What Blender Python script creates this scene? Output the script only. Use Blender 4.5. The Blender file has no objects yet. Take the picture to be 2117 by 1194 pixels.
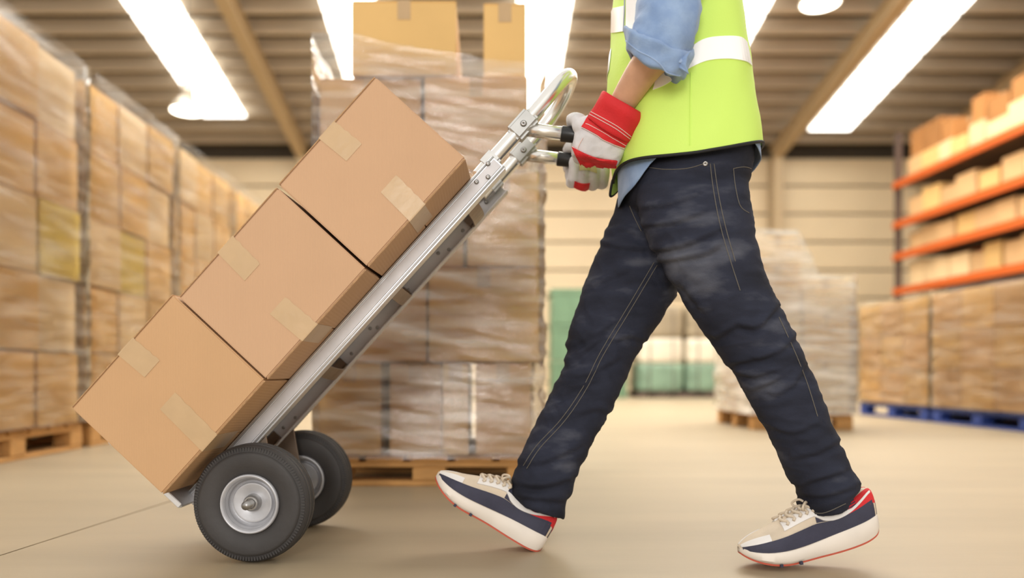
import bpy, bmesh, math, random
from mathutils import Vector, Matrix, noise
from mathutils.bvhtree import BVHTree

sc = bpy.context.scene
COL = sc.collection
random.seed(7)
# ------------------------------------------------------------------ camera, world, light, exposure
F, CX, CY, H = 1586.0, 1000.0, 770.0, 0.41      # focal length in px, vanishing point, eye height


def at(px, py, D):
    return Vector(((px - CX) / F * D, D, H - (py - CY) / F * D))


def lin(c):
    return tuple((x / 255 / 12.92 if x / 255 < 0.04045 else ((x / 255 + 0.055) / 1.055) ** 2.4) for x in c)


cam_data = bpy.data.cameras.new('camera')
cam = bpy.data.objects.new('camera', cam_data)
COL.objects.link(cam)
cam.location = (0, 0, H)
cam.rotation_euler = (math.pi / 2, 0, 0)
cam_data.sensor_width = 36
cam_data.lens = 36 * F / 2117
cam_data.shift_x = (1058.5 - CX) / 2117
cam_data.shift_y = (CY - 597) / 2117
cam_data.clip_start = 0.05
cam_data.dof.use_dof = True
cam_data.dof.focus_distance = 1.66
cam_data.dof.aperture_fstop = 1.25
sc.camera = cam

world = bpy.data.worlds.new('world')
sc.world = world
world.use_nodes = True
bg = world.node_tree.nodes['Background']
bg.inputs[0].default_value = (1.0, 0.96, 0.90, 1)
bg.inputs[1].default_value = 1.08


def area(name, loc, aim, size, power, color=(1, 1, 1), size_y=None):
    d = bpy.data.lights.new(name, 'AREA')
    d.energy = power
    d.color = color
    d.size = size
    if size_y:
        d.shape = 'RECTANGLE'
        d.size_y = size_y
    o = bpy.data.objects.new(name, d)
    COL.objects.link(o)
    o.location = loc
    o.rotation_euler = (Vector(aim) - Vector(loc)).to_track_quat('-Z', 'Y').to_euler()
    return o


area('flash_softbox', (-0.5, -1.9, 1.15), (0.0, 1.9, 0.75), 0.8, 50, (1, 0.97, 0.93))
area('skylight_glow', (0.5, 9.0, 6.3), (0.5, 9.0, 0), 12, 2200, (1, 0.95, 0.86), 5)
sc.view_settings.view_transform = 'Standard'
sc.view_settings.look = 'None'
sc.view_settings.gamma = 1
sc.view_settings.use_curve_mapping = False
sc.view_settings.exposure = 0.0


# ------------------------------------------------------------------ materials
def pmat(name, rgb, rough=0.6, metal=0.0, var=0.0, scale=8.0, bump=0.0, bscale=60.0, stretch=(1, 1, 1), rnd=0.0,
         spec=0.5, coat=0.0, sheen=0.0, rgb2=None, wave=None):
    m = bpy.data.materials.new(name)
    m.use_nodes = True
    nt = m.node_tree
    b = nt.nodes['Principled BSDF']
    b.inputs['Roughness'].default_value = rough
    b.inputs['Metallic'].default_value = metal
    b.inputs['Specular IOR Level'].default_value = spec
    b.inputs['Coat Weight'].default_value = coat
    b.inputs['Sheen Weight'].default_value = sheen
    c = lin(rgb) + (1,)
    b.inputs['Base Color'].default_value = c
    tc = nt.nodes.new('ShaderNodeTexCoord')
    mp = nt.nodes.new('ShaderNodeMapping')
    mp.inputs['Scale'].default_value = stretch
    nt.links.new(tc.outputs['Object'], mp.inputs[0])
    out = None
    if var or rgb2:
        n = nt.nodes.new('ShaderNodeTexNoise')
        n.inputs['Scale'].default_value = scale
        n.inputs['Detail'].default_value = 5
        nt.links.new(mp.outputs[0], n.inputs[0])
        mx = nt.nodes.new('ShaderNodeMix')
        mx.data_type = 'RGBA'
        c2 = lin(rgb2) if rgb2 else tuple(x * (1 - var) for x in c[:3])
        c1 = c if rgb2 else tuple(min(1, x * (1 + var)) for x in c[:3]) + (1,)
        mx.inputs[6].default_value = c1
        mx.inputs[7].default_value = tuple(c2[:3]) + (1,)
        rp = nt.nodes.new('ShaderNodeMapRange')
        rp.inputs[1].default_value = 0.32
        rp.inputs[2].default_value = 0.68
        nt.links.new(n.outputs[0], rp.inputs[0])
        nt.links.new(rp.outputs[0], mx.inputs[0])
        out = mx.outputs[2]
    if rnd:
        oi = nt.nodes.new('ShaderNodeObjectInfo')
        hs = nt.nodes.new('ShaderNodeHueSaturation')
        mr = nt.nodes.new('ShaderNodeMapRange')
        mr.inputs[3].default_value = 1 - rnd
        mr.inputs[4].default_value = 1 + rnd
        nt.links.new(oi.outputs['Random'], mr.inputs[0])
        nt.links.new(mr.outputs[0], hs.inputs['Value'])
        if out:
            nt.links.new(out, hs.inputs['Color'])
        else:
            hs.inputs['Color'].default_value = c
        out = hs.outputs[0]
    if out:
        nt.links.new(out, b.inputs['Base Color'])
    if bump:
        n2 = nt.nodes.new('ShaderNodeTexNoise')
        n2.inputs['Scale'].default_value = bscale
        n2.inputs['Detail'].default_value = 4
        nt.links.new(mp.outputs[0], n2.inputs[0])
        h = n2.outputs[0]
        if wave:
            w = nt.nodes.new('ShaderNodeTexWave')
            w.bands_direction = wave[0]
            w.inputs['Scale'].default_value = wave[1]
            w.inputs['Distortion'].default_value = 0.6
            nt.links.new(mp.outputs[0], w.inputs[0])
            ad = nt.nodes.new('ShaderNodeMath')
            ad.operation = 'ADD'
            nt.links.new(h, ad.inputs[0])
            nt.links.new(w.outputs[1], ad.inputs[1])
            h = ad.outputs[0]
        bp = nt.nodes.new('ShaderNodeBump')
        bp.inputs['Strength'].default_value = bump
        bp.inputs['Distance'].default_value = 0.004
        nt.links.new(h, bp.inputs['Height'])
        nt.links.new(bp.outputs[0], b.inputs['Normal'])
    return m


def emit(name, rgb, s):
    m = bpy.data.materials.new(name)
    m.use_nodes = True
    b = m.node_tree.nodes['Principled BSDF']
    b.inputs['Base Color'].default_value = lin(rgb) + (1,)
    b.inputs['Emission Color'].default_value = lin(rgb) + (1,)
    b.inputs['Emission Strength'].default_value = s
    return m


def film_mat(name, base, streak, tint=(255, 250, 240), sc_=(2.0, 2.0, 16.0), rough=0.05, bump=1.0, ior=1.6):
    """clear stretch film: mostly see-through, milky streaks where it is layered, glossy"""
    m = bpy.data.materials.new(name)
    m.use_nodes = True
    nt = m.node_tree
    nt.nodes.remove(nt.nodes['Principled BSDF'])
    o = nt.nodes['Material Output']
    tr = nt.nodes.new('ShaderNodeBsdfTransparent')
    tr.inputs[0].default_value = (1, 0.985, 0.96, 1)
    df = nt.nodes.new('ShaderNodeBsdfDiffuse')
    df.inputs[0].default_value = lin(tint) + (1,)
    gl = nt.nodes.new('ShaderNodeBsdfGlossy')
    gl.inputs['Roughness'].default_value = rough
    tc = nt.nodes.new('ShaderNodeTexCoord')
    mp = nt.nodes.new('ShaderNodeMapping')
    mp.inputs['Scale'].default_value = sc_
    mp.inputs['Rotation'].default_value = (0.1, 0.14, 0)
    nt.links.new(tc.outputs['Object'], mp.inputs[0])
    n = nt.nodes.new('ShaderNodeTexNoise')
    n.inputs['Scale'].default_value = 1.6
    n.inputs['Detail'].default_value = 6
    nt.links.new(mp.outputs[0], n.inputs[0])
    mr = nt.nodes.new('ShaderNodeMapRange')
    mr.inputs[1].default_value = 0.42
    mr.inputs[2].default_value = 0.75
    mr.inputs[3].default_value = base
    mr.inputs[4].default_value = streak
    nt.links.new(n.outputs[0], mr.inputs[0])
    n2 = nt.nodes.new('ShaderNodeTexNoise')
    n2.inputs['Scale'].default_value = 9
    n2.inputs['Detail'].default_value = 5
    nt.links.new(mp.outputs[0], n2.inputs[0])
    bp = nt.nodes.new('ShaderNodeBump')
    bp.inputs['Strength'].default_value = bump
    bp.inputs['Distance'].default_value = 0.0026
    nt.links.new(n2.outputs[0], bp.inputs['Height'])
    nt.links.new(bp.outputs[0], gl.inputs['Normal'])
    fr = nt.nodes.new('ShaderNodeFresnel')
    fr.inputs[0].default_value = ior
    nt.links.new(bp.outputs[0], fr.inputs['Normal'])
    m1 = nt.nodes.new('ShaderNodeMixShader')
    m2 = nt.nodes.new('ShaderNodeMixShader')
    nt.links.new(mr.outputs[0], m1.inputs[0])
    nt.links.new(tr.outputs[0], m1.inputs[1])
    nt.links.new(df.outputs[0], m1.inputs[2])
    nt.links.new(fr.outputs[0], m2.inputs[0])
    nt.links.new(m1.outputs[0], m2.inputs[1])
    nt.links.new(gl.outputs[0], m2.inputs[2])
    nt.links.new(m2.outputs[0], o.inputs[0])
    return m


M = dict(
    floor=pmat('concrete', (164, 148, 122), 0.42, 0, 0.10, 1.6, 0.05, 30, (0.5, 2.5, 1)),
    joint=pmat('joint_filler', (70, 62, 52), 0.8),
    cladding=pmat('cream_cladding', (226, 206, 172), 0.55, 0, 0.05, 0.7),
    roof=pmat('roof_deck', (46, 38, 30), 0.7, 0, 0.1, 0.5),
    purlin=pmat('purlin_steel', (196, 180, 158), 0.6, 0, 0.06, 1),
    rafter=pmat('rafter_steel', (188, 166, 132), 0.6),
    sky=emit('skylight_panel', (255, 253, 246), 5.0),
    lamp=emit('lamp_glow', (255, 250, 235), 9.0),
    lamp_body=pmat('lamp_housing', (190, 180, 165), 0.4, 0.3),
    kraft=pmat('kraft_board', (196, 157, 117), 0.75, 0, 0.05, 3, 0.12, 220, (1, 1, 1), 0, 0.25, wave=('X', 60)),
    kraft2=pmat('kraft_board_pinkish', (196, 159, 126), 0.75, 0, 0.05, 3, 0.12, 220, (1, 1, 1), 0, 0.25, wave=('X', 60)),
    kraft_edge=pmat('board_edge', (176, 138, 98), 0.85, 0, 0.2, 120),
    tape=pmat('packing_tape', (192, 162, 124), 0.33, 0, 0.04, 20, 0.2, 40, spec=0.35),
    bgkraft=pmat('warehouse_kraft', (222, 182, 118), 0.75, 0, 0.06, 3, rnd=0.10),
    bgtan=pmat('warehouse_kraft_tan', (212, 173, 124), 0.75, 0, 0.06, 3, rnd=0.10),
    bgpale=pmat('pale_carton', (230, 202, 156), 0.7, 0, 0.06, 3, rnd=0.08),
    bgyellow=pmat('yellow_carton', (222, 196, 92), 0.7, 0, 0.06, 3, rnd=0.06),
    bgbrown=pmat('brown_carton', (170, 118, 66), 0.75, 0, 0.08, 3, rnd=0.12),
    wood=pmat('pallet_wood', (188, 140, 82), 0.75, 0, 0.15, 12, stretch=(1, 6, 6)),
    blue=pmat('blue_paint_wood', (44, 68, 140), 0.65, 0, 0.2, 10),
    green=pmat('green_plastic', (104, 134, 106), 0.5, 0, 0.06, 4, rnd=0.08),
    greygreen=pmat('grey_wrap', (150, 136, 112), 0.5, 0, 0.12, 3),
    tealwrap=pmat('teal_wrap', (122, 148, 126), 0.45, 0, 0.18, 4),
    whitewrap=pmat('white_wrap', (216, 206, 186), 0.4, 0, 0.08, 3),
    orange=pmat('orange_beam', (192, 86, 22), 0.55),
    rackgrey=pmat('rack_upright', (86, 70, 62), 0.6),
    deck=pmat('rack_deck', (92, 66, 46), 0.8),
    alu=pmat('brushed_aluminium', (222, 222, 224), 0.40, 0.6, 0.06, 6, 0.12, 30, (1, 1, 1)),
    alu_web=pmat('brightened_aluminium', (200, 198, 200), 0.5, 0.2, 0.08, 14, 0.1, 60),  # bare metal made pale and barely metallic: flash brightness put into the colour
    clamp=pmat('cast_clamp', (178, 178, 176), 0.45, 0.5, 0.06, 30),
    tube=pmat('polished_tube', (230, 228, 224), 0.26, 0.9),
    steel=pmat('zinc_steel', (160, 158, 156), 0.35, 0.9, 0.15, 40),
    bracket=pmat('brown_bracket', (128, 112, 98), 0.4, 0.7, 0.15, 20),
    grip=pmat('black_grip', (22, 22, 25), 0.35),
    rubber=pmat('tyre_rubber', (60, 57, 56), 0.62, 0, 0.22, 7, 0.15, 90, spec=0.4),
    rim=pmat('grey_rim', (186, 186, 190), 0.35, 0.35, 0.12, 22, 0.06, 60),
    hubdark=pmat('hub_shadow', (92, 92, 96), 0.4, 0.6),
    jeans=None, stitch=pmat('jeans_stitch', (104, 98, 88), 0.8),
    denim_dark=pmat('denim_dark', (34, 38, 50), 0.85),
    shirt=pmat('chambray', (142, 166, 200), 0.85, 0, 0.14, 26, 0.25, 300, sheen=0.2, rgb2=(118, 144, 184)),
    shirt_in=pmat('chambray_inside', (150, 172, 204), 0.85, 0, 0.1, 30),
    vest=pmat('hi_vis_yellow', (206, 238, 112), 0.62, 0, 0.03, 3, 0.1, 220, spec=0.3),
    reflect=pmat('reflective_tape', (255, 255, 255), 0.25, 0, 0.0, spec=1.0),
    seamgrey=pmat('band_seam', (166, 172, 184), 0.6),
    black=pmat('black_binding', (20, 20, 22), 0.7),
    skin=pmat('skin', (204, 158, 128), 0.55, 0, 0.08, 30, 0.15, 140, (1, 1, 1), 0, 0.4),
    hair=pmat('hair', (60, 44, 32), 0.7),
    leather=pmat('glove_leather', (206, 204, 206), 0.8, 0, 0.10, 28, 0.35, 70),
    palm=pmat('glove_palm', (188, 180, 130), 0.8, 0, 0.1, 30, 0.3, 80),
    red=pmat('red_canvas', (206, 34, 40), 0.75, 0, 0.08, 20, 0.2, 240),
    thread=pmat('white_thread', (226, 196, 190), 0.8),
    midsole=pmat('white_midsole', (226, 216, 204), 0.5, 0, 0.05, 12),
    outsole=pmat('red_outsole', (190, 84, 62), 0.7),
    shoe_navy=pmat('shoe_navy', (52, 52, 70), 0.7, 0, 0.1, 30, 0.15, 160),
    shoe_beige=pmat('shoe_beige', (208, 192, 170), 0.75, 0, 0.08, 20, 0.15, 160),
    shoe_white=pmat('shoe_white', (228, 224, 220), 0.55),
    film=film_mat('stretch_film', 0.02, 0.34, ior=1.9),
    film_side=film_mat('stretch_film_side', 0.02, 0.22, ior=1.4),
    film_white=film_mat('stretch_film_milky', 0.25, 0.85),
)


def denim():
    m = pmat('dark_denim', (36, 39, 52), 0.85, 0, 0, 8, 0.3, 420, spec=0.25)
    nt = m.node_tree
    b = nt.nodes['Principled BSDF']
    tc = nt.nodes.new('ShaderNodeTexCoord')
    mp = nt.nodes.new('ShaderNodeMapping')
    mp.inputs['Scale'].default_value = (5, 5, 13)
    mp.inputs['Rotation'].default_value = (0, 0.35, 0)
    nt.links.new(tc.outputs['Object'], mp.inputs[0])
    n = nt.nodes.new('ShaderNodeTexNoise')
    n.inputs['Scale'].default_value = 1.5
    n.inputs['Detail'].default_value = 7
    nt.links.new(mp.outputs[0], n.inputs[0])
    # worn fade on the front of the thighs
    vm = nt.nodes.new('ShaderNodeAttribute')
    vm.attribute_name = 'wear'
    ad = nt.nodes.new('ShaderNodeMath')
    ad.operation = 'MULTIPLY_ADD'
    nt.links.new(vm.outputs['Fac'], ad.inputs[0])
    ad.inputs[1].default_value = 0.30
    nt.links.new(n.outputs[0], ad.inputs[2])
    cr = nt.nodes.new('ShaderNodeValToRGB')
    e = cr.color_ramp.elements
    e[0].position = 0.30
    e[0].color = lin((24, 25, 34)) + (1,)
    e[1].position = 0.95
    e[1].color = lin((98, 100, 110)) + (1,)
    k = cr.color_ramp.elements.new(0.62)
    k.color = lin((43, 46, 60)) + (1,)
    nt.links.new(ad.outputs[0], cr.inputs[0])
    nt.links.new(cr.outputs[0], b.inputs['Base Color'])
    return m


M['jeans'] = denim()


# ------------------------------------------------------------------ mesh helpers
def link(name, me, parent=None, mat=None, smooth=False):
    o = bpy.data.objects.new(name, me)
    COL.objects.link(o)
    if parent is not None:
        o.parent = parent
    if mat is not None:
        me.materials.append(mat)
    if smooth:
        for p in me.polygons:
            p.use_smooth = True
    return o


def tag(o, label=None, cat=None, group=None, kind=None):
    for k, v in (('label', label), ('category', cat), ('group', group), ('kind', kind)):
        if v:
            o[k] = v
    return o


def empty(name, label, cat, loc=(0, 0, 0), group=None, rot=(0, 0, 0)):
    o = bpy.data.objects.new(name, None)
    o.empty_display_size = 0.1
    COL.objects.link(o)
    o.location = loc
    o.rotation_euler = rot
    return tag(o, label, cat, group)


def copy_tree(o, parent=None):
    c = o.copy()
    COL.objects.link(c)
    if parent is not None:
        c.parent = parent
    for ch in list(o.children):
        copy_tree(ch, c)
    return c


class MB:
    def __init__(s):
        s.v, s.f = [], []

    def add(s, verts, faces):
        n = len(s.v)
        s.v += [Vector(p) for p in verts]
        s.f += [tuple(i + n for i in f) for f in faces]
        return s

    def hexa(s, p):
        return s.add(p, [(0, 3, 2, 1), (4, 5, 6, 7), (0, 1, 5, 4), (1, 2, 6, 5), (2, 3, 7, 6), (3, 0, 4, 7)])

    def box(s, a, b, fr=None):
        x0, y0, z0 = a
        x1, y1, z1 = b
        p = [(x0, y0, z0), (x1, y0, z0), (x1, y1, z0), (x0, y1, z0), (x0, y0, z1), (x1, y0, z1), (x1, y1, z1), (x0, y1, z1)]
        if fr:
            p = [fr(*q) for q in p]
        return s.hexa(p)

    def rings(s, rings, cap=(True, True), closed=True):
        n = len(rings[0])
        vs = [p for r in rings for p in r]
        fs = []
        for i in range(len(rings) - 1):
            for j in range(n if closed else n - 1):
                k = (j + 1) % n
                fs.append((i * n + j, i * n + k, (i + 1) * n + k, (i + 1) * n + j))
        if cap[0]:
            fs.append(tuple(range(n))[::-1])
        if cap[1]:
            fs.append(tuple((len(rings) - 1) * n + j for j in range(n)))
        return s.add(vs, fs)

    def tube(s, path, r, n=12, cap=(True, True), flat=1.0):
        path = [Vector(p) for p in path]
        rr = r if isinstance(r, (list, tuple)) else [r] * len(path)
        t0 = (path[1] - path[0]).normalized()
        up = Vector((0, 0, 1)) if abs(t0.z) < 0.9 else Vector((0, 1, 0))
        a = t0.cross(up).normalized()
        rings = []
        for i, p in enumerate(path):
            t = (path[min(i + 1, len(path) - 1)] - path[max(i - 1, 0)]).normalized()
            a = (a - t * a.dot(t)).normalized()
            b = t.cross(a)
            rings.append([p + (a * math.cos(q) + b * math.sin(q) * flat) * rr[i] for q in [2 * math.pi * k / n for k in range(n)]])
        return s.rings(rings, cap)

    def lathe(s, prof, o, ax, e1, n=48, closed=True):
        """prof: (axial, radius) list, revolved about ax through o"""
        e2 = ax.cross(e1)
        rings = [[o + ax * a + (e1 * math.cos(q) + e2 * math.sin(q)) * r for q in [2 * math.pi * k / n for k in range(n)]] for a, r in prof]
        return s.rings(rings, (not closed, not closed)) if not closed else s.rings(rings + [rings[0]], (False, False))

    def mesh(s, name, bevel=0.0, seg=1):
        me = bpy.data.meshes.new(name)
        me.from_pydata([tuple(p) for p in s.v], [], s.f)
        bm = bmesh.new()
        bm.from_mesh(me)
        if bevel:
            es = [e for e in bm.edges if len(e.link_faces) == 2 and e.calc_face_angle(0) > 0.6]
            bmesh.ops.bevel(bm, geom=es, offset=bevel, segments=seg, affect='EDGES', clamp_overlap=True)
        bmesh.ops.recalc_face_normals(bm, faces=bm.faces)
        bm.to_mesh(me)
        bm.free()
        return me

    def obj(s, name, mat, parent=None, bevel=0.0, smooth=False, seg=1):
        return link(name, s.mesh(name, bevel, seg), parent, mat, smooth)


def angle_smooth(o, deg=40):
    me = o.data
    for p in me.polygons:
        p.use_smooth = True
    bm = bmesh.new()
    bm.from_mesh(me)
    for e in bm.edges:
        if len(e.link_faces) == 2 and e.calc_face_angle(0) > math.radians(deg):
            e.smooth = False
    bm.to_mesh(me)
    bm.free()
    return o


def cat(p0, p1, p2, p3, t):
    return 0.5 * ((2 * p1) + (p2 - p0) * t + (2 * p0 - 5 * p1 + 4 * p2 - p3) * t * t + (3 * p1 - p0 - 3 * p2 + p3) * t ** 3)


def spline(pts, k=6):
    """Catmull-Rom through tuples/vectors, k steps per span"""
    P = [Vector(p) if len(p) in (2, 3) else p for p in pts]
    out = []
    for i in range(len(P) - 1):
        a, b, c, d = P[max(i - 1, 0)], P[i], P[i + 1], P[min(i + 2, len(P) - 1)]
        for q in range(k):
            out.append(cat(a, b, c, d, q / k))
    out.append(P[-1])
    return out


def proj(p):
    return Vector((CX + p.x / p.y * F, CY - (p.z - H) / p.y * F))


def loft_rows(rows, n=40, k=5, pw=2.2, warp=None, fit=True):
    """rows of (Lx,Ly,Rx,Ry,D,half_depth): outline edges read off the photograph at a real distance D and a real thickness"""
    import itertools
    N = len(rows)
    dense = []
    for i in range(N - 1):
        q = [rows[max(i - 1, 0)], rows[i], rows[i + 1], rows[min(i + 2, N - 1)]]
        for s in range(k):
            t = s / k
            dense.append([cat(*[r[j] for r in q], t) for j in range(6)])
    dense.append(list(rows[-1]))
    rings = []
    for ri, (lx, ly, rx, ry, D, hd) in enumerate(dense):
        L0, R0 = Vector((lx, ly)), Vector((rx, ry))
        L, R = L0.copy(), R0.copy()
        e = (R0 - L0).normalized()
        w = (R0 - L0).length
        for it in range(5 if fit else 1):
            A, B = at(L.x, L.y, D), at(R.x, R.y, D)
            c, a = (A + B) / 2, (B - A) / 2
            ring = []
            for j in range(n):
                q = 2 * math.pi * j / n
                cx, sy = math.cos(q), math.sin(q)
                cx = math.copysign(abs(cx) ** (2 / pw), cx)
                sy = math.copysign(abs(sy) ** (2 / pw), sy)
                p = c + a * cx + Vector((0, -hd * sy, 0))
                if warp:
                    p = p + warp(q, ri / (len(dense) - 1))
                ring.append(p)
            if not fit or it == 4:
                break
            ex = [(proj(p) - L0).dot(e) for p in ring]
            L = L - e * (min(ex))
            R = R - e * (max(ex) - w)
        rings.append(ring)
    return rings


def fuse(name, parts, voxel, smooth=4, mat=None, parent=None):
    """several closed lofts grown together into one continuous skin"""
    mb = MB()
    for p in parts:
        mb.add(p.v, p.f)
    me = mb.mesh(name)
    o = bpy.data.objects.new(name + '_raw', me)
    COL.objects.link(o)
    r = o.modifiers.new('r', 'REMESH')
    r.mode = 'VOXEL'
    r.voxel_size = voxel
    dg = bpy.context.evaluated_depsgraph_get()
    ev = o.evaluated_get(dg)
    me2 = bpy.data.meshes.new_from_object(ev)
    bpy.data.objects.remove(o)
    bm = bmesh.new()
    bm.from_mesh(me2)
    for i in range(smooth):
        bmesh.ops.smooth_vert(bm, verts=bm.verts, factor=0.5, use_axis_x=True, use_axis_y=True, use_axis_z=True)
    bm.to_mesh(me2)
    bm.free()
    me2.name = name
    me2.materials.clear()
    return link(name, me2, parent, mat, True)


def displace(o, fn):
    me = o.data
    ns = [v.normal.copy() for v in me.vertices]
    for v, n in zip(me.vertices, ns):
        v.co += n * fn(v.co)
    me.update()


def bvh_of(o):
    return BVHTree.FromPolygons([v.co for v in o.data.vertices], [p.vertices for p in o.data.polygons])


CAM = Vector((0, 0, H))


def hit(bvh, px, py, off=0.0, D=None):
    d = (at(px, py, 1.0) - CAM).normalized()
    loc, nor, i, _ = bvh.ray_cast(CAM, d)
    if loc is None:
        loc, nor, i, _ = bvh.find_nearest(at(px, py, D or 1.7))
    if nor.dot(d) > 0:
        nor = -nor
    return loc + nor * off


def stitch(bvh, pts, r, k=6, off=0.0006):
    """a sewn line laid on a cloth surface"""
    return [hit(bvh, p.x, p.y, off) for p in spline([Vector(q) for q in pts], k)]


def patch(name, bvh, top, bot, nu, nv, off, mat, parent, th=0.0015):
    """a strip of cloth or tape sewn on a surface, with its own thickness"""
    def samp(pts, n):
        s = spline([Vector(q) for q in pts], 12)
        ln = [0]
        for a, b in zip(s, s[1:]):
            ln.append(ln[-1] + (b - a).length)
        out = []
        for i in range(n + 1):
            t = ln[-1] * i / n
            j = max(q for q in range(len(ln)) if ln[q] <= t + 1e-9)
            if j == len(s) - 1:
                out.append(s[-1])
            else:
                f = (t - ln[j]) / max(ln[j + 1] - ln[j], 1e-9)
                out.append(s[j].lerp(s[j + 1], f))
        return out
    T, B = samp(top, nu), samp(bot, nu)
    vs = []
    for lay in (off + th, off - 0.003):
        for j in range(nv + 1):
            for i in range(nu + 1):
                p = T[i].lerp(B[i], j / nv)
                vs.append(hit(bvh, p.x, p.y, lay))
    w = nu + 1
    n1 = w * (nv + 1)
    fs = []
    for j in range(nv):
        for i in range(nu):
            a = j * w + i
            fs.append((a, a + 1, a + w + 1, a + w))
            fs.append((n1 + a, n1 + a + w, n1 + a + w + 1, n1 + a + 1))
    edge = [i for i in range(w)] + [j * w + nu for j in range(1, nv + 1)] + [nv * w + i for i in range(nu - 1, -1, -1)] + [j * w for j in range(nv - 1, 0, -1)]
    for a, b in zip(edge, edge[1:] + edge[:1]):
        fs.append((b, a, n1 + a, n1 + b))
    return MB().add(vs, fs).obj(name, mat, parent, smooth=False)


ORD = ['first', 'second', 'third', 'fourth', 'fifth', 'sixth', 'seventh', 'eighth', 'ninth', 'tenth', 'eleventh', 'twelfth', 'thirteenth']
# ------------------------------------------------------------------ the hall
YB = 16.0                                         # back wall
SL = 0.187                                        # roof fall
RZ = lambda y: 5.26 + SL * (YB - y)


def struct(o):
    o['kind'] = 'structure'
    return o


floor = struct(MB().box((-12, -5, -0.06), (12, 16.3, -0.012)).obj('floor', M['joint']))
jx = lambda y: -1.284 + 0.115 * y                 # the saw-cut joint
for a, b in ((-12, None), (None, 12)):
    m = MB()
    if a is not None:
        p = [(a, -5), (jx(-5) - .003, -5), (jx(16.3) - .003, 16.3), (a, 16.3)]
    else:
        p = [(jx(-5) + .003, -5), (b, -5), (b, 16.3), (jx(16.3) + .003, 16.3)]
    m.hexa([(x, y, -0.012) for x, y in p] + [(x, y, 0) for x, y in p])
    m.obj('concrete_slab', M['floor'], floor)

wall = struct(MB().box((-12, YB + .06, 0), (12, YB + .2, 5.3)).obj('wall_back', M['joint']))
pm = MB().box((-11.95, 0, 0.018), (11.95, .05, .567)).mesh('cladding_panel', .012)
pm.materials.append(M['cladding'])
for i in range(9):
    o = link('cladding_panel', pm, wall)
    o.location = (0, YB, .21 + .585 * i - .585)
for nm, x in (('wall_left', -12.1), ('wall_right', 12.1)):
    struct(MB().box((x - .1, 3, 0), (x + .1, 16.3, 8)).obj(nm, M['cladding']))

ceil = struct(MB().hexa([(-12, 6, RZ(6)), (12, 6, RZ(6)), (12, 16.3, RZ(16.3)), (-12, 16.3, RZ(16.3)),
                         (-12, 6, RZ(6) + .06), (12, 6, RZ(6) + .06), (12, 16.3, RZ(16.3) + .06), (-12, 16.3, RZ(16.3) + .06)]).obj('ceiling', M['roof']))
PS = 0.505
pys = [15.62 - PS * i for i in range(19)]
pu = MB().box((-11.9, -.035, -.225), (11.9, .035, -.01)).box((-11.9, -.035, -.235), (11.9, .075, -.215)).mesh('purlin')
pu.materials.append(M['purlin'])
for y in pys:
    link('purlin', pu, ceil).location = (0, y, RZ(y))
for i, x in enumerate((-3.72, 6.0, 9.1, -8.6)):
    r = MB()
    for dz0, dz1, w in ((-.27, -.25, .10), (-.50, -.27, .03), (-.52, -.50, .10)):
        r.hexa([(x - w, 6, RZ(6) + dz0), (x + w, 6, RZ(6) + dz0), (x + w, 15.9, RZ(15.9) + dz0), (x - w, 15.9, RZ(15.9) + dz0),
                (x - w, 6, RZ(6) + dz1), (x + w, 6, RZ(6) + dz1), (x + w, 15.9, RZ(15.9) + dz1), (x - w, 15.9, RZ(15.9) + dz1)])
    r.obj('rafter', M['rafter'], ceil)
    c = MB().box((x - .1, 15.62, 0), (x + .1, 15.64, RZ(15.6) - .5)).box((x - .1, 15.88, 0), (x + .1, 15.9, RZ(15.6) - .5))
    c.box((x - .012, 15.64, 0), (x + .012, 15.88, RZ(15.6) - .5))
    struct(c.obj('trim_%d' % (i + 1), M['rafter']))
# rows of skylight panels, one pane per bay, level with the purlin undersides
pa = MB().hexa([(-.4, -.215, -.012 + SL * .215), (.4, -.215, -.012 + SL * .215), (.4, .215, -.012 - SL * .215), (-.4, .215, -.012 - SL * .215),
                (-.4, -.215, .012 + SL * .215), (.4, -.215, .012 + SL * .215), (.4, .215, .012 - SL * .215), (-.4, .215, .012 - SL * .215)]).mesh('skylight_pane')
pa.materials.append(M['sky'])
for i, x in enumerate((-4.91, -2.0, 0.9, 3.84, 6.78)):
    w = struct(MB().box((x - .45, 7.2, RZ(7.2) - .27), (x - .42, 7.25, RZ(7.2) - .2)).box((x + .42, 7.2, RZ(7.2) - .27), (x + .45, 7.25, RZ(7.2) - .2))
               .box((x - .45, 7.18, RZ(7.2) - .27), (x + .45, 7.2, RZ(7.2) - .2)).obj('window_%d' % (i + 1), M['purlin']))
    last = 2 if x > 5 else 3
    for j in range(last, 17):
        y = pys[j] - PS / 2 + PS
        link('skylight_pane', pa, w).location = (x, y - .02, RZ(y) - .26)


def high_bay(px, py, D, label):
    c = at(px, py, D)
    root = empty('high_bay_lamp', label, 'lamp', c, 'high bay lamps')
    z, x1 = Vector((0, 0, 1)), Vector((1, 0, 0))
    MB().lathe([(0.0, .24), (.02, .245), (.10, .20), (.20, .10), (.20, .08), (.10, .18), (.02, .225)], Vector(), z, x1, 32).obj('reflector', M['lamp_body'], root, smooth=True)
    MB().lathe([(-.005, 0.001), (-.012, .12), (.0, .225), (.015, .222), (.01, .001)], Vector(), z, x1, 32).obj('diffuser', M['lamp'], root, smooth=True)
    MB().lathe([(.2, .001), (.2, .09), (.40, .08), (.42, .001)], Vector(), z, x1, 24).obj('ballast', M['lamp_body'], root, smooth=True)
    MB().tube([(0, 0, .41), (0, 0, RZ(D) - c.z - .02)], .008, 8).obj('cord', M['black'], root)


high_bay(388, 230, 11.2, 'round high bay lamp hanging beside the skylight row over the wrapped pallets')
high_bay(1696, 8, 9.8, 'round high bay lamp hanging high between the worker and the racking')

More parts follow.
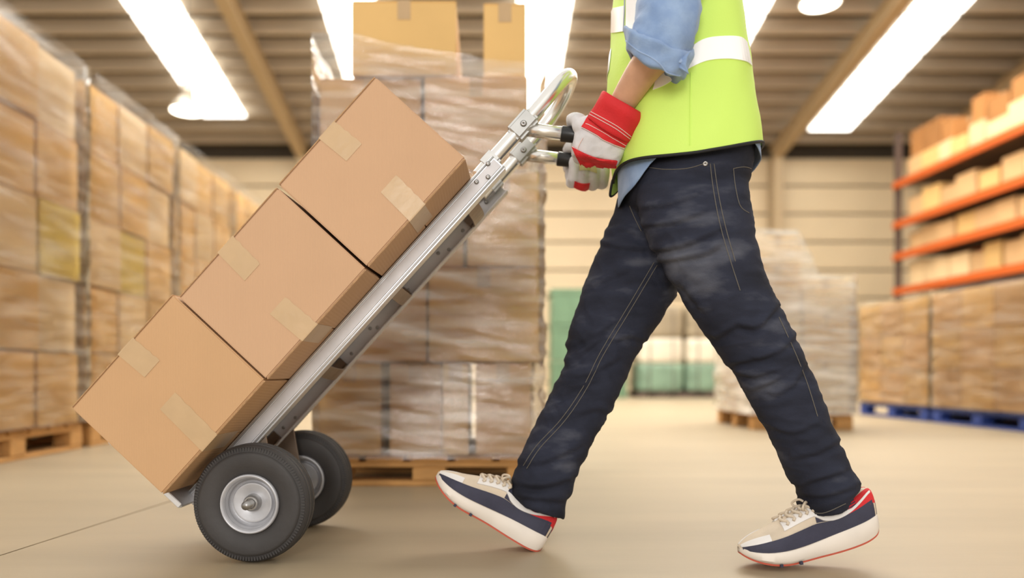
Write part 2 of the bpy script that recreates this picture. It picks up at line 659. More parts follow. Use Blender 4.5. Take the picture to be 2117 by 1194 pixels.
# ------------------------------------------------------------------ pallets
def make_pallet(name, label, mat, L, W, loc, rz=0.0, group=None, h=0.12):
    """deck boards run across W, stringers along L"""
    root = empty(name, label, 'pallet', loc, group, (0, 0, rz))
    t = .02
    n = max(5, int(L / .16))
    bw = L / n
    dm = MB().box((-bw * .42, -W / 2, 0), (bw * .42, W / 2, t)).mesh('deck_board', .003)
    dm.materials.append(mat)
    for i in range(n):
        link('deck_board', dm, root).location = (-L / 2 + bw * (i + .5), 0, h - t)
    sm = MB().box((-L / 2, -.045, 0), (L / 2, .045, t)).mesh('stringer_board', .003)
    sm.materials.append(mat)
    bm_ = MB().box((-.06, -.048, 0), (.06, .048, h - 3 * t)).mesh('block', .004)
    bm_.materials.append(mat)
    for y in (-W / 2 + .048, 0, W / 2 - .048):
        link('stringer_board', sm, root).location = (0, y, h - 2 * t)
        link('bottom_board', sm, root).location = (0, y, 0)
        for x in (-L / 2 + .06, 0, L / 2 - .06):
            link('block', bm_, root).location = (x, y, t)
    return root


CM = {}


def carton(w, d, h, mat, loc, label, group, rz=0.0, tape=True, name='carton', catname='carton'):
    """a taped carton: body with a seam groove between its top flaps, and a tape strip over the seam; origin at base centre"""
    key = (round(w, 3), round(d, 3), round(h, 3), mat)
    if key not in CM:
        m = MB()
        g = .004
        m.box((-w / 2, -d / 2, 0), (w / 2, d / 2, h - .006))
        m.box((-w / 2, -d / 2, h - .006), (-g / 2, d / 2, h)).box((g / 2, -d / 2, h - .006), (w / 2, d / 2, h))
        b = m.mesh('carton', .003)
        b.materials.append(M[mat])
        t = MB()
        tw = .024
        t.box((-tw, -d / 2 - .0012, h), (tw, d / 2 + .0012, h + .0012))
        for s in (-1, 1):
            y0, y1 = sorted((s * d / 2, s * (d / 2 + .0014)))
            t.box((-tw, y0, h - .07), (tw, y1, h + .0012))
        tm = t.mesh('tape_strip')
        tm.materials.append(M['tape'])
        CM[key] = (b, tm)
    b, tm = CM[key]
    o = link(name, b)
    tag(o, label, catname, group)
    o.location = loc
    o.rotation_euler = (0, 0, rz)
    if tape:
        link('tape_strip', tm, o)
    return o


def film_wrap(name, label, x0, x1, y0, y1, z0, z1, mat, top=None, nu=64, nv=44, seed=0, amp=.012, off=.012, lean=0.0):
    """stretch film pulled round a load: a closed sleeve with drawn wrinkles"""
    per = []
    cr = .03
    X0, X1, Y0, Y1 = x0 - off, x1 + off, y0 - off, y1 + off
    w, d = X1 - X0, Y1 - Y0
    tot = 2 * (w + d)
    for i in range(nu):
        s = tot * i / nu
        if s < w:
            per.append((Vector((X0 + s, Y0)), Vector((0, -1))))
        elif s < w + d:
            per.append((Vector((X1, Y0 + s - w)), Vector((1, 0))))
        elif s < 2 * w + d:
            per.append((Vector((X1 - (s - w - d), Y1)), Vector((0, 1))))
        else:
            per.append((Vector((X0, Y1 - (s - 2 * w - d))), Vector((-1, 0))))
    rings = []
    for j in range(nv + 1):
        t = j / nv
        ring = []
        for i, (p, n) in enumerate(per):
            z = z0 + (z1 - z0) * t
            if top:
                z = z0 + (top(p.x, p.y) - z0) * t
            q = noise.noise(Vector((p.x * 2.5 + seed, p.y * 2.5, z * 22 + p.x * 5))) * .6 + noise.noise(Vector((p.x * 7 + seed, p.y * 7, z * 55 + p.x * 9))) * .4
            q2 = noise.noise(Vector((p.x * 3 + seed + 9, p.y * 3, z * 4)))
            o_ = max(amp * (q + .5 * q2), -off * .8)
            ring.append(Vector((p.x + n.x * o_, p.y + n.y * o_, z + .012 * noise.noise(Vector((p.x * 6, p.y * 6, seed + 3))) * (j == nv))))
        rings.append(ring)
    o = MB().rings(rings, (False, False)).obj(name, M[mat], smooth=True)
    return tag(o, label, 'stretch film')


# ------------------------------------------------------------------ tall pallet behind the hand truck
PY = 2.77
XL, XR = -.60, .205
make_pallet('pallet', 'bare wooden pallet under the tall wrapped load behind the hand truck', M['wood'], XR - XL, 0.8, ((XL + XR) / 2, PY + .4, 0), h=.108)
tiers = [  # (z0, height, [(x0, x1, material)])
    (.11, .338, [(-.60, -.375, 'bgkraft'), (-.345, -.155, 'bgtan'), (-.15, -.055, 'bgkraft'), (-.03, .17, 'bgtan')]),
    (.45, .345, [(-.60, -.21, 'bgtan'), (-.20, .20, 'bgkraft')]),
    (.797, .345, [(-.60, -.335, 'bgkraft'), (-.33, -.075, 'bgtan'), (-.06, .20, 'bgkraft')]),
    (1.144, .345, [(-.60, -.23, 'bgtan'), (-.215, .16, 'bgtan')]),
    (1.491, .275, [(-.48, -.10, 'bgkraft'), (.0, .155, 'bgkraft')]),
]
tn = ['bottom', 'second', 'third', 'fourth', 'top']
for ti, (z, h, cs) in enumerate(tiers):
    for ci, (a, b, mt) in enumerate(cs):
        pos = ORD[len(cs) - 1 - ci]
        lab = 'kraft carton in the %s tier of the tall central load, %s from the worker' % (tn[ti], pos)
        carton(b - a, .76, h - .003, mt, ((a + b) / 2, PY + .40 + (.02 if (ti + ci) % 2 else 0), z), lab, 'cartons on the tall central pallet')
film_wrap('stretch_film', 'clear wrinkled stretch film around the tall load behind the hand truck', XL, XR, PY, PY + .80, .10, 1.60, 'film',
          top=lambda x, y: 1.63 - .10 * max(0, min(1, (x + .5) / .5)) if True else 0, nu=150, nv=150, seed=3, amp=.016, off=.018)

# ------------------------------------------------------------------ the long row of wrapped loads
XW = -2.17
col3 = ['near', 'middle', 'far']
tier5 = ['bottom', 'second', 'third', 'fourth', 'top']
for k in range(4):
    y0 = 3.02 + 1.24 * k
    make_pallet('pallet', 'wooden pallet under the %s load of the long wrapped row' % ORD[k], M['wood'], 1.15, .9, (XW - .46, y0 + .575, 0), math.pi / 2, 'pallets under the long row', h=.14)
    for t in range(5):
        for c in range(3):
            for r in range(1 if k else 2):
                mt = 'bgyellow' if (t, c) in ((2, 1),) and k in (1,) or (k == 0 and (t, c) == (2, 2)) else ('bgkraft' if (t + c + k) % 3 else 'bgpale')
                what = {'bgyellow': 'yellow', 'bgkraft': 'kraft', 'bgpale': 'pale'}[mt]
                lab = '%s carton in the %s tier, %s column, of the %s load in the long row' % (what, tier5[t], col3[c], ORD[k])
                if r:
                    continue
                dz = .012 * ((t * 7 + c * 3 + k) % 3)
                carton(.84, .372, .372, mt, (XW - .445 - .012 * ((t + 2 * c + k) % 3), y0 + .195 + .385 * c, .142 + .381 * t), lab, 'cartons of the long wrapped row')
    film_wrap('stretch_film', 'clear film around the %s load of the long wrapped row' % ORD[k], XW - .90, XW, y0, y0 + 1.155, .145, 2.08, 'film_side', nu=100, nv=60, seed=11 + k, amp=.02, off=.02)

# ------------------------------------------------------------------ low wrapped loads on blue pallets
XB = 3.72
for k in range(3):
    y0 = 4.0 + 1.22 * k
    make_pallet('blue_pallet', 'blue wooden pallet under the %s low load by the racking' % ['near', 'middle', 'far'][k], M['blue'], 1.16, .95, (XB + .48, y0 + .58, 0), math.pi / 2, 'blue pallets', h=.13)
    for t in range(3):
        for c in range(3):
            lab = 'kraft carton in the %s tier, %s column, of the %s load on blue pallets' % (['bottom', 'middle', 'top'][t], col3[c], ['near', 'middle', 'far'][k])
            carton(.92, .38, .305, 'bgtan' if (t + c + k) % 2 else 'bgkraft', (XB + .47, y0 + .195 + .387 * c, .132 + .309 * t), lab, 'cartons on the blue pallets')
    film_wrap('stretch_film', 'milky film around the %s low load by the racking' % ['near', 'middle', 'far'][k], XB, XB + .95, y0, y0 + 1.165, .12, 1.09, 'film_side', nu=90, nv=36, seed=31 + k, amp=.015, off=.016)

# ------------------------------------------------------------------ uneven wrapped load behind the worker
YM = 5.5
make_pallet('pallet', 'wooden pallet under the uneven wrapped load behind the worker', M['wood'], .72, .84, (2.29, YM + .42, 0), h=.12)
stk = [(1.95, 2.28, [.36, .36, .34, .22]), (2.30, 2.63, [.36, .36, .24])]
for si, (a, b, hs) in enumerate(stk):
    z = .122
    for hi, h in enumerate(hs):
        mt = ['bgtan', 'bgpale', 'bgkraft', 'bgpale'][(hi + si) % 4]
        lab = '%s carton in the %s tier of the uneven wrapped load, %s stack' % ({'bgtan': 'tan', 'bgpale': 'pale', 'bgkraft': 'kraft'}[mt], tier5[hi], ['taller', 'lower'][si])
        carton(b - a, .78, h - .004, mt, ((a + b) / 2 + .008 * (hi % 2), YM + .42, z), lab, 'cartons of the uneven load')
        z += h
film_wrap('stretch_film', 'milky crumpled film over the uneven load behind the worker', 1.94, 2.645, YM, YM + .84, .11, 1.42, 'film_white',
          top=lambda x, y: 1.43 if x < 2.24 else (1.43 - .32 * min(1, (x - 2.24) / .16)), nu=110, nv=60, seed=51, amp=.03, off=.03)

# ------------------------------------------------------------------ far goods in front of the back wall
YG = 12.6
for c in range(2):
    for t in range(3):
        m = CM.get('crate')
        lab = 'green plastic crate against the pale wall, %s tier, %s stack' % (['bottom', 'middle', 'top'][t], ['outer', 'inner'][c])
        if m is None:
            q = MB()
            w, d, h = .60, .60, .60
            q.box((-w / 2, -d / 2, 0), (w / 2, d / 2, .03))
            for a in ((-w / 2, -d / 2, w / 2, -d / 2 + .02), (-w / 2, d / 2 - .02, w / 2, d / 2), (-w / 2, -d / 2, -w / 2 + .02, d / 2), (w / 2 - .02, -d / 2, w / 2, d / 2)):
                q.box((a[0], a[1], 0), (a[2], a[3], h - .07))
            for a in ((-w / 2 - .015, -d / 2 - .015, w / 2 + .015, -d / 2 + .02), (-w / 2 - .015, d / 2 - .02, w / 2 + .015, d / 2 + .015), (-w / 2 - .015, -d / 2, -w / 2 + .02, d / 2), (w / 2 - .02, -d / 2, w / 2 + .015, d / 2)):
                q.box((a[0], a[1], h - .10), (a[2], a[3], h - .012))
            for xx in (-.2, 0, .2):
                q.box((xx - .02, -d / 2 - .012, .02), (xx + .02, -d / 2, h - .1))
            m = q.mesh('plastic_crate', .004)
            m.materials.append(M['green'])
            CM['crate'] = m
        o = tag(link('plastic_crate', m), lab, 'crate', 'green crates by the back wall')
        o.location = (1.42 + .64 * c, YG + .3, .001 + .602 * t)


def bale(name, mat, loc, w, d, h, label, group):
    key = ('bale', mat, w, h)
    if key not in CM:
        rows = []
        n = 40
        rings = []
        for j in range(13):
            z = h * j / 12
            k = 1 - .05 * (abs(j - 6) / 6) ** 4
            ring = []
            for i in range(n):
                q = 2 * math.pi * i / n
                cx, sy = math.cos(q), math.sin(q)
                cx = math.copysign(abs(cx) ** .28, cx)
                sy = math.copysign(abs(sy) ** .28, sy)
                e = 1 + .03 * noise.noise(Vector((cx * 3, sy * 3, z * 9)))
                ring.append(Vector((cx * w / 2 * k * e, sy * d / 2 * k * e, z)))
            rings.append(ring)
        b = MB().rings(rings).mesh('wrapped_bale')
        for p in b.polygons:
            p.use_smooth = True
        b.materials.append(M[mat])
        s = MB()
        for x in (-w * .25, w * .25):
            s.box((x - .006, -d / 2 * 1.03, .01), (x + .006, -d / 2 * 1.0, h - .01))
        sm = s.mesh('strap')
        sm.materials.append(M['rackgrey'])
        CM[key] = (b, sm)
    b, sm = CM[key]
    o = tag(link(name, b), label, 'bale', group)
    o.location = loc
    link('strap', sm, o)


for c in range(2):
    x = 2.92 + .795 * c
    make_pallet('pallet', 'dark pallet under the far stack of wrapped bales, %s one' % ['inner', 'outer'][c], M['rackgrey'], .78, .8, (x, YG + .4, 0), 0, 'pallets under the bales', h=.10)
    bale('wrapped_bale', 'tealwrap', (x, YG + .4, .102), .78, .8, .46, 'teal wrapped bale, bottom of the %s far stack seen between the legs' % ['inner', 'outer'][c], 'wrapped bales')
    bale('wrapped_bale', 'whitewrap', (x, YG + .4, .575), .76, .8, .40, 'off-white wrapped bale, middle of the %s far stack between the legs' % ['inner', 'outer'][c], 'wrapped bales')
    bale('wrapped_bale', 'greygreen', (x, YG + .4, .985), .77, .8, .52, 'grey-beige wrapped bale, top of the %s far stack between the legs' % ['inner', 'outer'][c], 'wrapped bales')

# ------------------------------------------------------------------ racking
RX, RX2 = 6.5, 7.45
RY0, RY1 = 7.4, 12.2
rack = empty('pallet_rack', 'tall rack with orange beams full of cartons along the side wall', 'rack', (RX, RY0, 0))
inv = Vector((-RX, -RY0, 0))


def rk(m, name, mat):
    m.v = [p + inv for p in m.v]
    return m.obj(name, mat, rack)


levels = [1.08, 1.69, 2.24, 2.74, 3.37]
for y in (RY0, RY1 - 4.0, RY1 - .08):
    for x in (RX + .03, RX2 - .08):
        rk(MB().box((x, y, 0), (x + .08, y + .015, 4.2)).box((x, y + .065, 0), (x + .08, y + .08, 4.2)).box((x, y + .015, 0), (x + .012, y + .065, 4.2)), 'upright', M['rackgrey'])
for z in levels:
    for x in (RX, RX2 - .03):
        b = MB().box((x, RY0, z - .055), (x + .03, RY1, z + .055)).box((x + .03, RY0, z + .035), (x + .05, RY1, z + .055)).box((x + .03, RY0, z - .055), (x + .05, RY1, z - .04))
        rk(b, 'beam', M['orange'])
    rk(MB().box((RX + .05, RY0, z + .03), (RX2 - .05, RY1, z + .056)), 'shelf_deck', M['deck'])
lv = ['lowest', 'lower', 'middle', 'upper', 'top']
rs = random.Random(5)
for li, z in enumerate(levels):
    if li == 0:
        continue
    y = RY1 - .11
    i = 0
    gap = (levels[li + 1] - z if li < 4 else .6) - .12
    while y > RY0 + .45:
        w = rs.choice((.30, .34, .40, .44))
        h = min(gap - .05, rs.choice((.30, .34, .38, .40)))
        mt = rs.choice(('bgpale', 'bgpale', 'bgtan', 'bgkraft') if li == 4 else ('bgpale', 'bgtan', 'bgkraft', 'bgtan'))
        what = {'bgtan': 'tan', 'bgpale': 'pale', 'bgkraft': 'kraft'}[mt]
        if not (rs.random() < .08) and i < 13:
            lab = '%s carton on the %s loaded rack level, %s from the back wall' % (what, lv[li], ORD[i])
            carton(.5, w, h, mt, (RX + .41 + rs.uniform(0, .05), y - w / 2, z + .058), lab, 'cartons on the rack')
            if li == 4 and i % 4 != 3:
                h2 = rs.choice((.3, .36, .42))
                lab = 'brown carton stacked on the %s carton of the top rack level from the back wall' % ORD[i]
                carton(.48, w - .03, h2, 'bgbrown', (RX + .46, y - w / 2, z + .060 + h), lab, 'brown cartons on top of the rack')
            i += 1
        y -= w + rs.uniform(.01, .05)
# ------------------------------------------------------------------ hand truck
phi, th = math.radians(3.0), math.radians(47.5)
Cv = Vector((math.sin(phi), math.cos(phi), 0))
Hh = Vector((math.cos(phi), -math.sin(phi), 0))
Uv = Hh * math.cos(th) + Vector((0, 0, math.sin(th)))
Vv = -Hh * math.sin(th) + Vector((0, 0, math.cos(th)))
O0 = at(797, 586, 1.73)
T = lambda u, v, w: O0 + Uv * u + Vv * v + Cv * w
GAP = .235                                          # rail to rail
truck = empty('hand_truck', 'tilted aluminium hand truck carrying three cartons, held by the worker', 'hand truck', (0, 0, 0))
RU0, RU1 = -.668, .372
for ri, w0 in enumerate((0.0, GAP)):
    s = 1 if ri == 0 else -1                         # web faces the outside
    m = MB()
    ww = .032
    a, b = (w0 - .004, w0 + ww) if ri == 0 else (w0 - ww + .004, w0 + .004)
    web = (w0 - .004, w0) if ri == 0 else (w0 - .0, w0 + .004)
    m.box((RU0, -.027, web[0]), (RU1, .015, web[1]), T)
    m.box((RU0, .011, a), (RU1, .0155, b), T)
    m.box((RU0, -.0275, a), (RU1, -.023, b), T)
    rail = m.obj('rail', M['alu'] if ri == 0 else M['alu_web'], truck, .0012)  # far rail is brightened by its colour too
    # rolled ridges along the flange edges and the flat web strip, its flash-lit brightness put into the colour
    out = (w0 - .0065, w0 - .004) if ri == 0 else (w0 + .004, w0 + .0065)
    MB().box((RU0, -.017, out[0]), (RU1 - .004, .006, out[1]), T).obj('web_strip', M['alu_web'], rail, .0008)
    for vv in (-.0215, .0105):
        MB().tube([T(RU0, vv, out[0] + (.001 if ri == 0 else .0015)), T(RU1, vv, out[0] + (.001 if ri == 0 else .0015))], .0022, 8).obj('ridge', M['alu'], rail, smooth=True)
    for uu, vv in ((.352, .008), (.305, .0), (.33, -.012)) if ri == 0 else ((.357, .004), (.318, -.002)):
        ww_ = out[0] - .0015 if ri == 0 else w0 - .006
        MB().lathe([(0, .0001), (0, .0055), (-.003, .0045), (-.0042, .0001)], T(uu, vv, ww_), Cv, Uv, 16).obj('bolt', M['steel'], rail, smooth=True)
    if ri == 1:
        for uu, vv in ((.225, -.006), (.165, -.012), (.14, .002), (.02, -.005), (-.105, -.01), (-.12, .002), (-.2, -.006), (-.42, -.01), (-.46, -.004)):
            MB().lathe([(0, .0001), (0, .0045), (-.002, .004), (-.003, .0001)], T(uu, vv, w0 - .0005), Cv, Uv, 12).obj('rivet', M['steel'], rail, smooth=True)
# curved cross bars
for uu in (.262, .0, -.245, -.50):
    rings = []
    for i in range(13):
        w = .002 + (GAP - .004) * i / 12
        bow = -.016 - .022 * math.sin(math.pi * i / 12)
        rings.append([T(uu - .017, bow, w), T(uu + .017, bow, w), T(uu + .017, bow + .004, w), T(uu - .017, bow + .004, w)])
    cb = MB().rings(rings).obj('crossbar', M['bracket'], truck)
    for w in (.006, GAP - .006):
        MB().box((uu - .018, -.026, w - .002), (uu + .018, .008, w + .002), T).obj('end_tab', M['bracket'], cb, .0008)
# toe plate
tp = MB().box((-.659, -.014, -.085), (-.652, .202, GAP + .085), T).box((-.658, -.024, -.02), (-.625, -.018, GAP + .02), T)
tp.box((-.664, .192, -.085), (-.652, .202, GAP + .085), T).box((-.660, -.012, -.09), (-.648, .202, -.084), T).box((-.660, -.012, GAP + .084), (-.648, .202, GAP + .09), T)
tp.obj('toe_plate', M['alu'], truck, .0015)
# axle, brackets, wheels
AU, AV = -.541, -.1225
R_W = T(AU, AV, .1175).z - .001
MB().tube([T(AU, AV, -.125), T(AU, AV, GAP + .125)], .0095, 16).obj('axle', M['steel'], truck, smooth=True)
for w in (.012, GAP - .012):
    m = MB()
    p = [(-.62, -.026), (-.44, -.026), (AU + .022, AV - .008), (AU, AV - .022), (AU - .022, AV - .008)]
    m.rings([[T(u, v, w - .003) for u, v in p], [T(u, v, w + .003) for u, v in p]])
    m.obj('axle_bracket', M['bracket'], truck, .001)
for wi, w0 in enumerate((-.069, GAP + .069)):
    o = T(AU, AV, w0)
    o.z = R_W + .001
    d = -1 if wi == 0 else 1
    R = R_W
    prof = [(-.026, R * .47), (-.033, R * .56), (-.0385, R * .68), (-.0395, R * .82), (-.0382, R * .855), (-.0345, R * .872), (-.0335, R * .925), (-.0290, R * .962), (-.0235, R * .985),
            (-.0205, R * .988), (-.0195, R * .968), (-.0165, R * .968), (-.0155, R * .995), (-.0065, R * .999), (-.0055, R * .975), (-.0025, R * .975), (-.0015, R)]
    prof = prof + [(-a, r) for a, r in prof[::-1]]
    ty = MB().lathe(prof, o, Cv, Vector((0, 0, 1)), 96).obj('wheel', M['rubber'], truck)
    angle_smooth(ty, 50)
    tr = MB()
    e2 = Cv.cross(Vector((0, 0, 1)))
    for k in range(120):
        for sg in (-1, 1):
            q = 2 * math.pi * (k + .5 * (sg > 0)) / 120
            rd = Vector((0, 0, 1)) * math.cos(q) + e2 * math.sin(q)
            tn_ = Cv.cross(rd)
            c0 = o + Cv * (sg * .0312)
            fr = lambda a, b, c_: c0 + Cv * a + tn_ * b + rd * c_
            tr.box((-.0042, -.0016, R * .885), (.0042, .0016, R * .945), fr)
    tb = tr.obj('tread_blocks', M['rubber'], ty)
    tb['kind'] = 'stuff'
    for sd in (-1, 1):
        rp = [(sd * .020, R * .40), (sd * .034, R * .44), (sd * .038, R * .465), (sd * .0385, R * .485), (sd * .034, R * .50), (sd * .026, R * .495), (sd * .018, R * .44)]
        rm = MB().lathe(rp, o, Cv, Vector((0, 0, 1)), 64).obj('rim_flange', M['rim'], ty, smooth=True)
        dp = [(sd * .030, R * .425), (sd * .0145, R * .405), (sd * .0105, R * .39), (sd * .0085, R * .355), (sd * .0150, R * .33), (sd * .0155, R * .30), (sd * .0085, R * .17), (sd * .0085, R * .10), (sd * .004, R * .10), (sd * .004, R * .42)]
        angle_smooth(MB().lathe(dp, o, Cv, Vector((0, 0, 1)), 64).obj('rim_dish', M['rim'], ty), 48)
        hp = [(sd * .006, .0001), (sd * .006, R * .15), (sd * .024, R * .135), (sd * .027, R * .115), (sd * .027, R * .09), (sd * .022, R * .085), (sd * .022, .0001)]
        angle_smooth(MB().lathe(hp, o, Cv, Vector((0, 0, 1)), 32).obj('hub', M['steel'], ty), 35)
        angle_smooth(MB().lathe([(sd * .020, .0001), (sd * .020, R * .062), (sd * .028, R * .058), (sd * .031, R * .035), (sd * .0315, .0001)], o, Cv, Vector((0, 0, 1)), 24).obj('axle_bolt', M['steel'], ty), 35)
# loop handle: one bent tube from rail to rail
VT = .012
path = [T(.318, VT - .002, .016), T(.36, VT - .001, .016), T(.46, VT, .017), T(.54, VT + .002, .018)]
w_a, w_b = .018, GAP - .018
for i in range(1, 20):
    q = math.pi * i / 20
    path.append(T(.545 + .105 * math.sin(q) ** .8, VT + .002 + .010 * math.sin(q), (w_a + w_b) / 2 - (w_b - w_a) / 2 * math.cos(q)))
path += [T(.54, VT + .002, GAP - .018), T(.46, VT, GAP - .017), T(.36, VT - .001, GAP - .016), T(.318, VT - .002, GAP - .016)]
sp = spline(path, 4)
MB().tube(sp, .0168, 20).obj('loop_handle', M['tube'], truck, smooth=True)
grips = []
for w0, s in ((.016, 1), (GAP - .016, -1)):
    # top sleeve of the rail, clamp, screw, grip tube
    MB().box((.372 - .03, VT - .0182, w0 - .0182), (.385, VT + .0182, w0 + .0182), T).obj('tube_sleeve', M['clamp'], truck, .006, seg=2)
    cl = MB().box((.437, VT - .0215, w0 - .0205), (.505, VT + .0215, w0 + .0205), T).obj('clamp', M['clamp'], truck, .007, seg=3)
    ws = w0 - .0215
    MB().lathe([(0, .0001), (0, .0075), (-.004, .006), (-.0045, .003), (-.002, .0001)], T(.471, VT - .002, ws), Cv, Uv, 20).obj('screw', M['steel'], cl, smooth=True)
    g0 = T(.471, VT - .012, w0)
    gd = (Hh * 1.0 + Vector((0, 0, -.135))).normalized()
    L0, L1 = .078, .205
    gt = MB().tube([g0, g0 + gd * .04, g0 + gd * (L0 + .03)], .0155, 20).obj('grip_tube', M['tube'], truck, smooth=True)
    MB().tube([g0 + gd * L0, g0 + gd * (L0 + .002), g0 + gd * (L0 + .06), g0 + gd * (L1 - .004), g0 + gd * L1], [.0165, .0178, .0172, .0178, .0155], 20).obj('grip_sleeve', M['grip'], gt, smooth=True)
    grips.append((g0, gd, L0, L1))

# ------------------------------------------------------------------ the three cartons on the truck
def cargo(u0, u1, v0, v1, w0, w1, mat, label, tapes, seed):
    """corrugated carton with inner walls, four outer flaps and tape; the flaps meet half way up the rails' direction"""
    c0 = T(u0, v0, w0)
    root = empty('cardboard_box', label, 'box', c0, 'boxes on the hand truck')
    inv_ = -c0
    B = lambda a, b, fr=T: MB().box(a, b, lambda x, y, z: T(x, y, z) + inv_)
    t = .0035
    k = .0012
    m = B((u0, v0 + t, w0), (u1, v1 - t, w1))
    body = m.obj('body', M[mat], root, .0025, seg=2)
    um = (u0 + u1) / 2
    for va, vb in ((v1 - t + .0004, v1), (v0, v0 + t - .0004)):
        top_side = va > (v0 + v1) / 2
        for a, b in ((u0 + .001, um - k), (um + k, u1 - .001)):
            B((a, va, w0 + .0008), (b, vb, w1 - .001)).obj('flap', M[mat], root, .001)
            # open fluted edge of the board
            B((a + .002, va + .0006, w0 - .0002), (b - .002, vb - .0006, w0 + .001)).obj('flap_edge', M['kraft_edge'], root)
    # tape runs along the seam and is folded down over the near and far faces
    tw = .024
    for side, (du, down) in zip(('upper', 'lower'), tapes):
        vv, sg = (v1, -1) if side == 'upper' else (v0, 1)
        e = .0009
        for wf, ws in ((w0, -1), (w1, 1)):
            n = 8
            strip = [(vv - sg * e, wf - ws * .12), (vv - sg * e, wf - ws * .001), (vv - sg * .0006, wf + ws * .0004), (vv + sg * .002, wf + ws * e)]
            strip += [(vv + sg * down * i / n, wf + ws * (e + .00008 * math.sin(i * 2.1 + seed))) for i in range(1, n + 1)]
            rings = []
            for i, (v_, w_) in enumerate(strip):
                sk = du + .006 * (i / len(strip)) * (1 if seed % 2 else -1)
                ek = .0012 * math.sin(i * 3.7 + seed)
                rings.append([T(um + sk - tw, v_, w_) + inv_, T(um + sk + tw + ek, v_, w_) + inv_,
                              T(um + sk + tw + ek, v_ + (sg * .0005 if i < 3 else 0), w_ - (ws * .0005 if i >= 3 else 0)) + inv_, T(um + sk - tw, v_ + (sg * .0005 if i < 3 else 0), w_ - (ws * .0005 if i >= 3 else 0)) + inv_])
            MB().rings(rings).obj('tape', M['tape'], root)
    return root


cargo(.0065, .305, .0172, .2735, -.151, .352, 'kraft2', 'plain brown cardboard box at the top of the three on the hand truck', ((.0, .075), (.0, .085)), 1)
cargo(-.3075, .0005, .0168, .2725, -.150, .350, 'kraft2', 'plain brown cardboard box in the middle of the three on the hand truck', ((-.005, .082), (-.02, .088)), 2)
cargo(-.6335, -.3115, .0175, .2865, -.152, .350, 'kraft', 'plain brown cardboard box at the bottom of the stack, resting on the toe plate', ((.012, .075), (-.015, .125)), 3)
# ------------------------------------------------------------------ the worker
person = empty('person', 'worker striding in yellow hi-vis vest, dark jeans and gloves, holding the hand truck', 'person', (0, 0, 0))


def lf(rows, **k):
    return MB().rings(loft_rows(rows, **k))


# ---- jeans: hips and two legs grown into one cloth surface
hips = lf([(1308, 296, 1566, 296, 1.75, .150), (1303, 345, 1562, 335, 1.75, .158), (1290, 392, 1552, 388, 1.75, .160), (1300, 430, 1545, 430, 1.76, .145), (1340, 480, 1530, 470, 1.77, .11)], pw=2.3)
near_leg = lf([(1322, 350, 1556, 345, 1.70, .085), (1314, 405, 1551, 395, 1.68, .096), (1324, 460, 1557, 440, 1.672, .100), (1354, 525, 1566, 500, 1.665, .098), (1392, 592, 1583, 570, 1.66, .093),
               (1436, 662, 1616, 634, 1.655, .088), (1488, 738, 1652, 708, 1.652, .083), (1532, 806, 1686, 780, 1.65, .078), (1572, 876, 1716, 852, 1.645, .074),
               (1606, 944, 1744, 922, 1.64, .070), (1634, 1000, 1766, 972, 1.64, .068), (1650, 1022, 1782, 996, 1.64, .070), (1648, 1046, 1765, 1018, 1.64, .066), (1656, 1066, 1752, 1042, 1.64, .062)], pw=2.2)
far_leg = lf([(1282, 392, 1490, 420, 1.82, .07), (1270, 432, 1480, 470, 1.825, .085), (1246, 490, 1450, 540, 1.83, .094), (1216, 566, 1404, 606, 1.83, .092), (1188, 640, 1360, 674, 1.825, .087),
              (1171, 700, 1316, 738, 1.82, .080), (1164, 752, 1292, 792, 1.815, .076), (1134, 818, 1262, 852, 1.81, .073), (1100, 890, 1230, 908, 1.80, .070),
              (1076, 942, 1204, 962, 1.795, .068), (1060, 985, 1184, 1016, 1.79, .068), (1056, 1008, 1172, 1048, 1.79, .068), (1066, 1034, 1166, 1070, 1.79, .064)], pw=2.2)
jeans = fuse('jeans', [hips, near_leg, far_leg], .0046, 2, M['jeans'], person)


